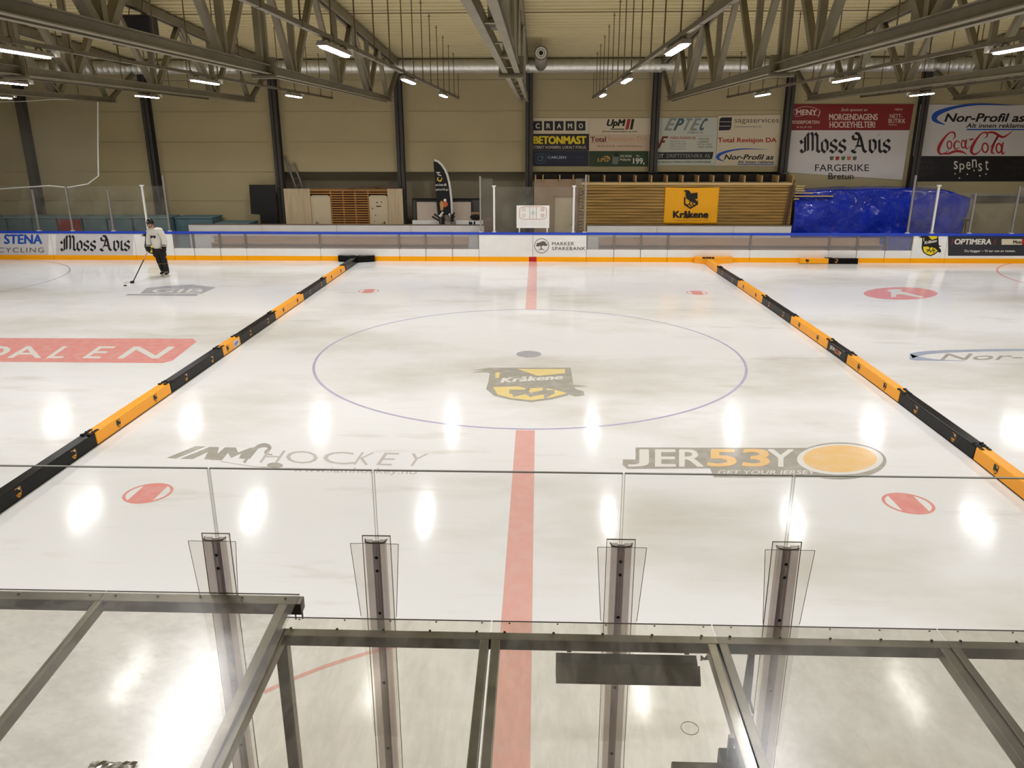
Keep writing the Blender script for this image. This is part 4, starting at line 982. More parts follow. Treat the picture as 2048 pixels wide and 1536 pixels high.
DR = mat('ink_dark_red', (116, 22, 16), .5); GLARE_RED = mat('ink_glare_red', (206, 160, 128), .5)  # pale ink paints in the reflection that ghosts the second half of the name
p.text('Total', 1181, 1212, 283.4, 273.5, DR, 1, bold=.04).rect(1181, 1215, 285.2, 284.7, DR); p.text('Revisjon DA', 1217, 1295, 285, 273, GLARE_RED, 1, bold=.03); p.text('Tlf: 69 20 52 40 - www.totalrevisjon.no', 1194, 1282.5, 294.6, 290.6, DR, 1, bold=.01); p.build('lettering', t)
t, p = sheet(R(1178, 1296.5, 302.6, 332.8), GRNS, 'dark green banner with a gas bottle and the price 199')
OG = mat('ink_orange_gold', (206, 150, 60), .5); p.text('LPG', 1195.5, 1217, 323.5, 316, OG, 1, bold=.04).ribbon([(1206, 314.5), (1214, 313), (1219, 317), (1218, 320)], [1, 3, 3, 1], OG)
GB = mat('ink_gas_grey', (112, 116, 104), .5); p.poly([(1224, 328), (1225.5, 313), (1227, 312), (1229, 306), (1236, 306), (1237.5, 312), (1238, 313), (1235.5, 329)], GB, 1).poly([(1227, 313), (1229, 306), (1236, 306), (1238.5, 314)], INK, 2)
p.text('LPG MOSS', 1240, 1263.5, 314.4, 310, INKW, 1, bold=.01).text('Påfyllt', 1240, 1262, 322.6, 317.2, INKW, 1, bold=.01).text('199,', 1266, 1289, 329.5, 316, INKW, 1, bold=.03).text('Fra', 1273, 1279, 314, 309.5, INKW, 1); p.build('lettering', t)
t, p = sheet([(1313.5, 236), (1435, 234.5), (1434, 270.5), (1312.5, 270.5)], PALEB, 'pale banner with large slanted slate and silver letters')
for c_, a, b in (('E', 1328, 1354), ('P', 1346, 1371), ('T', 1362, 1386), ('E', 1379, 1404), ('C', 1396, 1417)): p.text(c_, a, b, 261, 236.5, SLATE if c_ in 'PC' else SILV, 1 if c_ in 'EC' else 2, bold=.05, shear=-.45)
p.text('ENERGI AS', 1375, 1406.5, 267.2, 262.7, SLATE, 1, shear=-.2); p.build('lettering', t)
t, p = sheet([(1312.5, 270.6), (1434, 270.6), (1432, 303.8), (1311, 303.8)], PALEB, 'pale banner with an angular dark red mark and fine print')
p.poly([(1313, 297), (1314, 273.5), (1317, 273.5), (1318, 289), (1325, 272.5), (1336.5, 272.5), (1335, 276.5), (1328, 276.5), (1326, 281), (1331, 281), (1329, 285.5), (1324, 285.5), (1318.5, 297)], DR, 1)
p.text('VARIG FASADE AS', 1339.5, 1391, 278.4, 273, INKR, 1, bold=.02); 
for y_, s1 in ((283, 'Osloveien 31, Moss'), (288, 'Telefon: +47 901 42 000'), (293, 'post@varigfasade.no'), (298, 'www.varigfasade.no')): p.text(s1, 1339, 1370+len(s1)*.1, y_+1.4, y_-2, INKG, 1)
for y_, s1 in ((278, '• VINDUER'), (283.6, '• DØRER'), (289, '• BYTTE I MUR'), (294.2, '• VARIGE FASADER')): p.text(s1, 1393.5, 1410+len(s1)*.95, y_+1.6, y_-1.8, INK, 1)
p.rect(1394, 1424, 272.4, 272, INKG); p.build('lettering', t)
t, p = sheet([(1311, 304), (1432, 304), (1430, 331), (1309.5, 331)], PALEB, 'pale banner with grey lettering in a slanted black bar')
p.poly([(1310.5, 319), (1312.5, 306), (1314, 304.6), (1427, 304), (1424.5, 316.5), (1422.5, 318.6)], INK, 1); p.text('DT', 1314.5, 1327, 315.6, 308.2, INKW, 2).text('DRIFTSTEKNIKK AS', 1333.5, 1420, 315.4, 307.6, mat('ink_mid_grey', (150, 150, 142), .5), 2).text('SALG, SERVICE OG ETTERSYN AV PUMPER OG PUMPESTASJONER', 1312, 1422, 326.3, 322.4, INK, 1, bold=.03); p.build('lettering', t)
t, p = sheet([(1436, 231), (1561, 229.5), (1559.5, 272), (1434.8, 272)], CREAM, 'cream banner with a rounded dark block cut by two lines')
p.poly([(1437.5, 261), (1439, 240), (1440.5, 236.5), (1443.5, 235), (1464, 234.8), (1462.5, 254), (1461, 258.5), (1457.5, 260.5)], mat('ink_aubergine', (32, 18, 34), .5), 1).rect(1440, 1464, 244, 243.2, INKW, 2).rect(1437.5, 1460.5, 252.6, 251.8, INKW, 2)
p.text('sagaservices', 1469, 1557.5, 248.5, 235.5, mat('ink_olive', (60, 52, 42), .5), 1, bold=-.006).text('Regnskapssentralen AS', 1469, 1523, 255.8, 251.2, INKG, 1); p.build('lettering', t)
t, p = sheet([(1434.8, 272.2), (1559.4, 272.2), (1557, 299), (1433.5, 299)], CREAM, 'cream banner with one line of dark red lettering, not paled')
p.text('Total Revisjon DA', 1435.5, 1553.5, 287.5, 275.3, INKR, 1, bold=.035); p.build('lettering', t)
def norprofil(p, xa, ya, k):
    """blue swoosh and slanted lettering; (xa, ya) px of the left tip, k px scale"""
    T = lambda pts: [(xa+a*k, ya+b*k) for a, b in pts]
    p.ribbon(T([(17, 8.5), (8, 5), (4, .5), (9, -6), (30, -13), (60, -16.5), (103, -15)]), [1*k, 3.5*k, 7*k, 6*k, 3.4*k, 2*k, .4*k], INKB, 1)
    p.text('Nor-Profil as', xa+16*k, xa+118*k, ya+5.2*k, ya-5.6*k, INK, 2, bold=.045, shear=-.35)
    p.text('Alt innen reklame', xa+43*k, xa+117*k, ya+12.5*k, ya+6.8*k, INK, 2, bold=.03, shear=-.3)
    p.rect(xa+44*k, xa+116*k, ya+15.4*k, ya+13.8*k, INKB, 2)
t, p = sheet([(1433.4, 299.2), (1557, 299.2), (1554.5, 331.5), (1430.5, 331.5)], CREAM, 'cream banner with a blue swoosh, the smaller of the two swooshes')
norprofil(p, 1431.5, 314.2, 1.0); p.build('lettering', t)
t, p = sheet([(1576.5, 208.5), (1828, 208.5), (1819, 260.3), (1571, 260.3)], REDS, 'dark red banner reading MORGENDAGENS HOCKEYHELTER')
PK = mat('ink_pinkish_white', (222, 196, 186), .5)
p.text('MENY', 1592, 1634, 230, 219, PK, 1, bold=.05); p.ribbon([(1585, 222), (1600, 215), (1612, 213.5), (1626, 215), (1640, 222), (1636, 235)], .9, PK, 1); p.ribbon([(1640, 222), (1637, 231), (1612, 229), (1592, 234), (1585, 222)], .7, PK, 1, smooth=1)
p.text('MOSSEPORTEN', 1580.5, 1639, 247.5, 241, PK, 1, bold=.03).text('8–22 (9–19)', 1594, 1623, 257, 252.5, PK, 1)
p.text('Stolt sponsor av', 1681, 1736, 224.5, 216, PK, 1, shear=-.3).text('MORGENDAGENS', 1658, 1755.5, 240.3, 227.6, PK, 1, bold=.03).text('HOCKEYHELTER!', 1659, 1750.5, 255.5, 242.8, PK, 1, bold=.03)
p.text('MENY', 1790, 1806, 221, 217, PK, 1).text('NETT-', 1779.5, 1805, 235.8, 228.2, PK, 1, bold=.01).text('BUTIKK', 1777, 1811, 246.3, 237.5, PK, 1, bold=.01).text('meny.no', 1777, 1793, 252, 248.5, PK, 1); p.build('lettering', t)
t, p = sheet([(1571, 260.6), (1819, 260.6), (1804.5, 360), (1562.5, 344)], WSHEET, 'large white banner with black gothic lettering above five coloured leaves')
blackletter(p, 1601, 1782, 306, 265, INK)
for k, mt in enumerate((INKG, INKR, mat('ink_green', (60, 116, 50), .5), mat('ink_rust', (196, 110, 70), .5), INKG)):
    xx = 1659.5+k*11.5; p.poly([(xx, 313), (xx+8, 312.5), (xx+7, 319), (xx+3, 321), (xx, 319)], mt, 1)
p.text('FARGERIKE', 1630, 1738, 342.5, 328.7, INK, 1, bold=.008).text('Bretun', 1657, 1707, 358.5, 346, INK, 1, bold=.006); p.build('lettering', t)
t, p = sheet([(1841, 209), (2110, 210), (2100, 259), (1834, 259)], WSHEET, 'white banner with the large blue swoosh at the right edge')
norprofil(p, 1862, 235.5, 1.62); p.build('lettering', t)
t, p = sheet([(1834, 259.2), (2100, 259.2), (2090, 312), (1826, 312)], WSHEET, 'white banner with flowing red script lettering at the right edge')
CCR = mat('ink_script_red', (176, 30, 36), .5)
C = lambda pts: [(1500+a*.2676, 180+b*.2676) for a, b in pts]
k = .2676
p.ribbon(C([(1512, 372), (1532, 350), (1525, 320), (1495, 318), (1455, 355), (1420, 410), (1408, 450), (1422, 478), (1460, 470), (1490, 440)]), [2*k, 10*k, 14*k, 9*k, 16*k, 24*k, 22*k, 14*k, 8*k, 3*k], CCR, 1)
p.ribbon(C([(1425, 476), (1480, 476), (1535, 458), (1585, 462), (1622, 484)]), [4*k, 14*k, 18*k, 16*k, 3*k], CCR)
p.ring(1500+1490*k, 180+410*k, 17*k, 28*k, 10*k, CCR, n=24); p.ribbon(C([(1566, 392), (1545, 380), (1525, 410), (1535, 442), (1565, 430)]), [8*k, 9*k, 14*k, 10*k, 4*k], CCR)
p.ring(1500+1594*k, 180+405*k, 15*k, 28*k, 10*k, CCR, n=24); p.ribbon(C([(1618, 370), (1610, 415), (1620, 440), (1640, 420)]), [10*k, 12*k, 9*k, 3*k], CCR)
p.ribbon(C([(1640, 372), (1670, 366)]), [12*k, 12*k], CCR, smooth=1)
p.ribbon(C([(1752, 360), (1772, 345), (1768, 320), (1735, 322), (1695, 365), (1660, 425), (1655, 465), (1680, 480), (1712, 462), (1735, 430)]), [3*k, 9*k, 13*k, 9*k, 16*k, 24*k, 20*k, 13*k, 8*k, 3*k], CCR)
p.ribbon(C([(1768, 322), (1800, 316), (1830, 322), (1860, 340), (1890, 352), (1925, 335), (1968, 302)]), [9*k, 14*k, 18*k, 18*k, 15*k, 10*k, 2*k], CCR)
p.ring(1500+1757*k, 180+432*k, 22*k, 34*k, 12*k, CCR, n=24)
p.ribbon(C([(1795, 430), (1840, 372), (1862, 338), (1842, 360), (1812, 430), (1808, 470), (1830, 470)]), [4*k, 8*k, 8*k, 12*k, 16*k, 14*k, 4*k], CCR)
p.ring(1500+1860*k, 180+435*k, 20*k, 34*k, 12*k, CCR, n=24); p.ribbon(C([(1892, 392), (1882, 440), (1888, 478), (1908, 462)]), [12*k, 14*k, 11*k, 3*k], CCR); p.build('lettering', t)
t, p = sheet([(1826, 312.2), (2090, 312.2), (2080, 362.5), (1818, 362.5)], BLKS, 'black banner with thin white letters and dots below')
for c_, a, b, y0_, y1_ in (('s', 1907.5, 1915.5, 338.5, 322), ('p', 1919, 1929, 345, 327), ('e', 1932.5, 1941, 339, 323.5), ('n', 1944, 1953.5, 335, 318.5), ('s', 1956.5, 1964, 342.5, 326.5), ('t', 1970, 1977, 340.5, 320)): p.text(c_, a, b, y0_, y1_, INKW, 1)
for xx, yy in ((1910, 347.5), (1919, 356), (1934.5, 348.5), (1948, 341), (1959.5, 351.5), (1972, 348)): p.disc(xx, yy, 1.5, 1.5, INKW, 1, 10)
DIM = mat('ink_dim', (52, 46, 48), .5)
for xa_ in (1828, 2012):
    for s1, yy, a, b in (('HIGH', 328, 12, 40), ('ENERGY', 339, 0, 48), ('GYM', 352, 12, 38)): p.text(s1, xa_+a, xa_+b, yy, yy-8, DIM, 1)
p.build('lettering', t)

# scoreboard seen from behind, hanging in the roof
sb = empty('hanging_scoreboard', (-10.2, 5.4, 6.7), 'dark box-shaped scoreboard hanging under the roof at the upper left', 'scoreboard')
YS = 5.0; q0, q1, q2, q3 = (at(a, b, 'y', YS) for a, b in ((216, 32), (297, 32), (302, 84), (228, 68)))
MB().box(q0.x, q1.x, YS, YS+.5, q2.z-.06, q0.z+.02).build('case', mat('scoreboard_navy', (28, 28, 38), .5), sb, bevel=.03)
MB().box(q0.x+.05, q0.x+.1, YS-.03, YS, q2.z+.1, q0.z-.02).build('edge_strip', STEEL, sb)
for xx in (q0.x+.2, (q0.x+q1.x)/2, q1.x-.2):
    MB().tube([(xx-.12, YS+.25, q0.z), (xx, YS+.25, zr(YS)-.02)], .012, 5).build('chain', ROD, sb)

# ------------------------------------------------------------------ ice dividers (foam barriers)
BH, BW = .2, .2
def segment(L, yel, emblem='crest', strap=True):
    t = empty('barrier_pad', (0, 0, 0))
    skin_ = YELV if yel else BLACKV
    mb = MB(); mb.prism([(.004, 0, 0), (.004, BW, 0), (.004, BW-.015, BH), (.004, .015, BH)], (L-.008, 0, 0)); mb.build('pad', skin_, t, bevel=.012)
    MB().box(.0, L, -.004, BW+.004, 0, .012).build('base_strip', STRAP, t)
    fp = Print((0, -.001, 0), (1, 0, .0), (0, .015/BH, 1), .0015)
    a, b = (INK, YELV) if yel else (YELV, INK)
    if emblem == 'jersey':
        fp.rect(.12, L-.08, .03, .17, INK, 1)
        fp.text('JER', .16, .46, .055, .15, INKW, 2, bold=.03); fp.text('53', .47, .68, .055, .15, mat('print_orange', (236, 110, 30), .5), 2, bold=.05); fp.text('Y', .69, .8, .055, .15, INKW, 2, bold=.03)
    elif emblem == 'skate':
        fp.rect(.58, .9, .03, .17, INKW, 1); fp.text('IAM', .62, .86, .06, .14, INKB, 2, bold=.05, shear=.4); xs = (.25,)
        emblem = 'crest'
    if emblem == 'crest':
        for x in ((.25,) if L < 1.5 else (L*.26, L*.76)):
            if yel:
                fp.poly([(x-.06, .17), (x+.06, .17), (x+.06, .09), (x+.03, .05), (x, .03), (x-.03, .05), (x-.06, .09)], INK, 1)
                fp.poly([(x-.01, .16), (x+.05, .16), (x+.04, .125)], YELV, 2).poly([(x-.045, .085), (x+.045, .085), (x+.02, .055), (x, .04), (x-.03, .055)], YELV, 2)
                fp.ribbon([(x-.03, .08), (x, .065), (x+.02, .05)], .012, INK, 3, smooth=1)
            else:
                fp.ribbon([(x-.055, .165), (x+.055, .165)], .006, YELV, 1, smooth=1).ribbon([(x+.055, .165), (x+.055, .09), (x+.03, .05), (x, .035), (x-.03, .05), (x-.055, .09)], .006, YELV, 1, smooth=1)
                fp.poly([(x-.01, .155), (x+.045, .155), (x+.035, .125)], INKW, 2).poly([(x-.04, .09), (x+.04, .09), (x+.02, .06), (x, .045), (x-.025, .06)], YELV, 2)
                fp.ribbon([(x-.03, .08), (x, .068), (x+.02, .055)], .012, INK, 3, smooth=1)
    if fp.mats: fp.build('emblem', t)
    if strap:
        for y in (.045, .145):
            s_ = MB(); s_.box(-.13, .13, y-.022, y+.022, BH, BH+.012); s_.tube([(-.02, y, BH+.012), (-.02, y, BH+.03)], .012, 8); s_.tube([(.05, y, BH+.012), (.05, y, BH+.022)], .012, 8)
            s_.box(-.135, -.1, y-.026, y+.026, BH, BH+.024); s_.build('joint_strap', STRAP, t)
    return t
def place(t, a, b, label, grp):
    d = b-a; t.location = (a.x, a.y, 0); t.rotation_euler = (0, 0, math.atan2(d.y, d.x)); tag(t, label, 'barrier', grp)
LX = -6.49
lp = [at(*q, 'z', 0) for q in ((190, 890), (340, 786), (443, 715), (480, 690), (549, 640), (605, 602), (649, 571), (690, 542))]
ly = [-7.9]+[q.y for q in lp]
ly = [-7.9, -5.37, -2.86, -.37, .63, 3.1, 5.6, 8.1, 10.6]
lc = ['black', 'yellow', 'black', 'yellow', 'black', 'yellow', 'black', 'yellow']
LN = ['nearest black barrier pad of the left line, at the photo edge', 'nearest yellow barrier pad of the left line', 'black barrier pad of the left line, just before the short yellow one', 'short yellow barrier pad with a white sticker in the left line',
      'black barrier pad of the left line, just beyond the short yellow one', 'yellow barrier pad in the far half of the left line, second yellow from the boards', 'black barrier pad of the left line, between the two far yellow pads', 'yellow barrier pad of the left line closest to the far boards']
for i in range(8):
    a, b = Vector((LX, ly[i], 0)), Vector((LX, ly[i+1], 0))
    t = segment(b.y-a.y, lc[i] == 'yellow', 'skate' if i == 3 else 'crest'); place(t, a, b, LN[i], 'pads of the left divider line')
rp = [at(*q, 'z', 0) for q in ((1940, 919), (1793, 805), (1686, 727), (1652, 699), (1581, 647), (1527, 607), (1482, 573), (1447, 546))]
ry = [-7.8]+[q.y for q in rp]
rx = [6.42, 6.5, 6.52, 6.53, 6.52, 6.48, 6.43, 6.37, 6.28]
RC = ['yellow', 'black', 'yellow', 'black', 'yellow', 'black', 'yellow', 'black']
RNM = ['nearest yellow barrier pad of the right line, at the photo edge', 'nearest black barrier pad of the right line, shiny on top', 'yellow barrier pad of the right line, just before the short lettered one', 'short black barrier pad with white and orange lettering in the right line',
       'yellow barrier pad of the right line, just beyond the short lettered one', 'black barrier pad in the far half of the right line, second black from the boards', 'yellow barrier pad of the right line, between the two far black pads', 'black barrier pad of the right line closest to the far boards']
for i in range(8):
    a, b = Vector((rx[i+1], ry[i+1], 0)), Vector((rx[i], ry[i], 0))
    t = segment((b-a).length, RC[i] == 'yellow', 'jersey' if i == 3 else 'crest'); place(t, a, b, RNM[i], 'pads of the right divider line')
def tend(xc, y0, xl, xr, yel, lb):
    t = empty('barrier_end', (xc, 12.4, 0), lb, 'barrier', 'wall ends of the divider lines')
    sk = YELV if yel else BLACKV
    yb = YB-.03
    MB().prism([(xl, yb, 0), (xl, yb-.17, 0), (xc-.05, yb-.42, 0), (xc-.05, yb, 0)], (0, 0, .23)).build('arm', sk, t, bevel=.01)
    MB().prism([(xc+.05, yb, 0), (xc+.05, yb-.42, 0), (xr, yb-.17, 0), (xr, yb, 0)], (0, 0, .23)).build('arm', sk, t, bevel=.01)
    MB().box(xc-.1, xc+.1, y0, yb-.3, 0, BH).build('pad', sk, t, bevel=.012)
    s_ = MB()
    for dx in (-.16, -.05, .06, .17): s_.box(xc+dx-.04, xc+dx+.04, yb-.42, yb-.3, .2, .25)
    s_.box(xc-.08, xc+.08, y0-.1, y0+.12, BH, BH+.015); s_.build('joint_strap', STRAP, t)
tend(LX-.1, 10.62, at(677, 523, 'z', 0).x, at(751, 522, 'z', 0).x, False, 'black Y-shaped end of the left divider line against the boards')
tend(rx[8]+.1, ry[8]+.02, at(1385, 523, 'z', 0).x, at(1461, 524, 'z', 0).x, True, 'yellow Y-shaped end of the right divider line against the boards')
xa, xm, xb2 = (at(q, 524.6, 'z', 0).x for q in (1594, 1650, 1707))
t = segment(xm-xa-.01, True, 'crest', False); place(t, Vector((xa, 12.62, 0)), Vector((xm, 12.62, 0)), 'spare yellow pad lying along the far boards at the right', 'spare pads at the boards')
t = segment(xb2-xm-.01, False, 'crest', True); place(t, Vector((xm+.01, 12.62, 0)), Vector((xb2, 12.62, 0)), 'spare black pad lying along the far boards at the right', 'spare pads at the boards')

# ------------------------------------------------------------------ the player
def skin_mesh(vs, es, rs, sub=2):
    me = bpy.data.meshes.new('s'); me.from_pydata(vs, es, []); ob = bpy.data.objects.new('s', me); COL.objects.link(ob)
    sk = ob.modifiers.new('k', 'SKIN'); sk.use_smooth_shade = True
    for i, r in enumerate(rs): me.skin_vertices[0].data[i].radius = r if isinstance(r, tuple) else (r, r)
    me.skin_vertices[0].data[0].use_root = True
    sb_ = ob.modifiers.new('s', 'SUBSURF'); sb_.levels = sub; sb_.render_levels = sub
    dg = bpy.context.evaluated_depsgraph_get(); dg.update()
    m2 = bpy.data.meshes.new_from_object(ob.evaluated_get(dg))
    V = [tuple(v.co) for v in m2.vertices]; Fc = [tuple(p_.vertices) for p_ in m2.polygons]
    bpy.data.objects.remove(ob); bpy.data.meshes.remove(me); bpy.data.meshes.remove(m2)
    return V, Fc
PX, PY = -12.44, 9.46
man = empty('person', (PX, PY, 0), 'ice hockey player in a white jersey, black helmet and trousers, holding a stick', 'person')
def M_(v): return (v[0]+PX, v[1]+PY, v[2])
def skinpart(name, vs, es, rs, mt, parent=man, sub=2):
    V, Fc = skin_mesh(vs, es, rs, sub)
    return MB().add([M_(v) for v in V], Fc).build(name, mt, parent, smooth=True)
hL, hR = (-.245, -.17, .88), (.245, -.09, .88)
bv = [(.03, 0, .98), (.01, 0, 1.2), (-.02, 0, 1.42), (-.05, -.02, 1.57), (-.09, -.05, 1.66), (-.1, -.07, 1.76),
      (-.17, 0, 1.46), (-.26, .02, 1.2), (-.25, -.12, .97), hL,
      (.15, 0, 1.46), (.25, .03, 1.2), (.25, -.05, .98), hR,
      (-.07, 0, .9), (-.01, -.05, .54), (.04, .1, .16), (.04, -.06, .09),
      (.13, 0, .9), (.19, -.08, .54), (.235, -.02, .16), (.25, -.18, .09)]
be = [(0, 1), (1, 2), (2, 3), (3, 4), (4, 5), (2, 6), (6, 7), (7, 8), (8, 9), (2, 10), (10, 11), (11, 12), (12, 13), (0, 14), (14, 15), (15, 16), (16, 17), (0, 18), (18, 19), (19, 20), (20, 21)]
br = [(.1, .08), (.1, .07), (.11, .08), .06, .062, (.082, .095), .055, .042, .034, .042, .055, .042, .034, .042, .08, .05, .036, .036, .08, .05, .036, .036]
body = skinpart('body', bv, be, br, SKIN)
hd = Vector((PX-.1, PY-.085, 1.735))
face = MB(); face.ball(hd+Vector((-.025, -.095, -.02)), .016, 8, 6, (1, 1.2, 1.4)); face.build('nose', SKIN, body, smooth=True)
ey = MB(); ey.ball(hd+Vector((-.06, -.075, .012)), .012, 8, 6).ball(hd+Vector((.0, -.088, .012)), .012, 8, 6); ey.build('eyes', INK, body, smooth=True)
MB().ball(hd+Vector((-.028, -.078, -.06)), .022, 8, 6, (1.1, .4, .3)).build('mouth', mat('lips', (150, 84, 74), .6), body, smooth=True)
for sx in (-1, 1): MB().ball(hd+Vector((sx*.078, .01, -.005)), .022, 8, 6, (.5, .9, 1.4)).build('ear', SKIN, body, smooth=True)
# helmet
hm = MB(); n1, n2 = 20, 9; c = hd+Vector((.0, .015, .055))
vs = []; fs = []
for i in range(n1):
    a = 2*PI*i/n1
    for j in range(n2+1):
        e_ = PI/2*j/n2; low = -.075+.055*max(0, -math.sin(a))**.7
        z = low+(.125-low)*math.sin(e_); r_ = math.cos(e_)**.8 if j < n2 else .0
        vs.append((c.x+.112*r_*math.cos(a), c.y+.14*r_*math.sin(a), c.z+z))
for i in range(n1):
    for j in range(n2): fs.append((i*(n2+1)+j, ((i+1) % n1)*(n2+1)+j, ((i+1) % n1)*(n2+1)+j+1, i*(n2+1)+j+1))
hm.add(vs, fs); hl = hm.build('helmet', HELM, man, smooth=True)
so = hl.modifiers.new('t', 'SOLIDIFY'); so.thickness = .012
vz = MB(); 
vs = []
for i in range(9):
    a = -PI/2+(-.9+1.8*i/8)
    vs += [(c.x+.118*math.cos(a), c.y+.148*math.sin(a), c.z-.02), (c.x+.112*math.cos(a), c.y+.15*math.sin(a), c.z-.1)]
vz.add(vs, [(2*i, 2*i+1, 2*i+3, 2*i+2) for i in range(8)]).build('visor', CLEAR_POST, hl, smooth=True)
MB().tube([hd+Vector((-.1, -.0, 0)), hd+Vector((-.07, -.05, -.09)), hd+Vector((-.02, -.075, -.11)), hd+Vector((.05, -.05, -.09)), hd+Vector((.09, 0, 0))], .009, 6).build('chin_strap', BLACK, hl)
q = Print((c.x-.018, c.y-.152, c.z+.025), (1, 0, 0), (0, 0, 1), .002); q.poly([(-.02, .012), (.02, .012), (.006, -.012), (-.006, -.012)], INKW, 1); q.build('helmet_mark', hl)
# jersey, trousers, socks
jv = [(.02, 0, .86), (.0, .0, 1.2), (-.02, 0, 1.4), (-.035, 0, 1.53), (-.045, -.01, 1.59), (-.17, 0, 1.5), (-.265, .02, 1.22), (-.25, -.08, 1.0), (.15, 0, 1.5), (.25, .03, 1.23), (.255, -.03, 1.0)]
je = [(0, 1), (1, 2), (2, 3), (3, 4), (3, 5), (5, 6), (6, 7), (3, 8), (8, 9), (9, 10)]
jr = [(.205, .175), (.205, .18), (.215, .175), (.15, .14), (.09, .09), (.12, .115), .1, .09, (.12, .115), .1, .09]
js = skinpart('jersey', jv, je, jr, JERS)
skinpart('collar', [(-.045, -.01, 1.575), (-.055, -.015, 1.615)], [(0, 1)], [.085, .08], BLKF)
q = Print((PX-.01, PY-.2, 1.32), (1, 0, 0), (0, 0, 1), .002)
q.poly([(-.11, .02), (-.05, .05), (.02, .03), (.08, .05), (.1, .02), (.08, -.03), (.04, -.05), (.02, -.01), (-.02, -.01), (-.05, -.05), (-.09, -.04), (-.07, 0)], INK, 1); q.build('chest_emblem', js)
for s_, xx in ((-1, -.25), (1, .25)):
    yy = -.09 if s_ < 0 else -.035
    skinpart('cuff_stripe', [(xx, yy, 1.05), (xx, yy-.01, 1.0)], [(0, 1)], [.085, .08], BLKF)
skinpart('trousers', [(.03, 0, 1.02), (.03, 0, .9), (-.06, -.01, .82), (-.01, -.04, .58), (.13, -.01, .82), (.18, -.06, .58)], [(0, 1), (1, 2), (2, 3), (1, 4), (4, 5)], [(.21, .17), (.22, .18), (.15, .16), (.145, .16), (.15, .16), (.145, .16)], BLKF)
for nm_, kn, an, ft in (('left', (-.012, -.05, .68), (.04, .09, .12), (.03, -.07)), ('right', (.18, -.075, .68), (.235, -.025, .12), (.25, -.19))):
    mid = tuple(kn[i]*.5+an[i]*.5 for i in range(3)); up_ = tuple(kn[i]*.68+an[i]*.32 for i in range(3))
    skinpart('sock', [kn, up_, mid, an], [(0, 1), (1, 2), (2, 3)], [.105, .1, .092, .075], BLKF)
    b0 = tuple(kn[i]*.62+an[i]*.38 for i in range(3)); b1 = tuple(kn[i]*.5+an[i]*.5 for i in range(3))
    skinpart('sock_band', [b0, b1], [(0, 1)], [.108, .104], mat('sock_ochre', (196, 168, 84), .8, var=.6, scale=14))
    ax, ay = an[0], an[1]
    sk = skinpart('skate', [(ax, ay+.02, .21), (ax, ay+.02, .12), (ax-.0, ay-.08, .105), (ax+(.015 if nm_ == 'right' else -.01), ay-.2, .1)], [(0, 1), (1, 2), (2, 3)], [.062, .06, .05, .04], BLACK)
    MB().bar((PX+ax, PY+ay+.06, .045), (PX+ax, PY+ay-.2, .045), .02, .06).build('blade_holder', POSTW, sk)
    MB().bar((PX+ax, PY+ay+.09, .01), (PX+ax, PY+ay-.22, .01), .005, .02).build('runner', ALU, sk)
    MB().bar((PX+ax-.035, PY+ay-.07, .165), (PX+ax+.035, PY+ay-.07, .165), .09, .02).build('laces', INKG, sk)
# stick, puck; gloves closed on the shaft
hand = Vector(M_(hL)); heel = at(266.5, 564.5, 'z', .03)
sd = (heel-hand).normalized(); top = hand-sd*.22
stk = empty('hockey_stick', heel, 'long black hockey stick with a white taped blade held by the player', 'hockey stick')
MB().bar(top, hand+(heel-hand)*.08, .03, .022).build('grip_tape', INKW, stk)
MB().bar(hand+(heel-hand)*.08, hand+(heel-hand)*.3, .028, .02).build('tan_shaft', mat('shaft_tan', (206, 140, 90), .5), stk)
MB().bar(hand+(heel-hand)*.3, heel+Vector((0, 0, .02)), .028, .02).build('shaft', BLACK, stk)
tipp = at(249, 566, 'z', .03); h2 = heel.lerp(tipp, .35)
MB().prism([(heel.x+.03, heel.y, .0), (heel.x+.03, heel.y, .09), (h2.x, h2.y, .07), (h2.x, h2.y, .0)], (0, .012, 0)).build('blade_heel', BLACK, stk)
MB().prism([(h2.x, h2.y, .0), (h2.x, h2.y, .072), (tipp.x, tipp.y, .07), (tipp.x-.03, tipp.y, .035), (tipp.x, tipp.y, 0)], (0, .014, 0)).build('taped_blade', INKW, stk)
pk = at(250.5, 571, 'z', .012)
thing('puck', MB().tube([(pk.x, pk.y, 0), (pk.x, pk.y, .0254)], .05, 20), BLACK, 'black puck on the ice in front of the stick blade', 'puck')
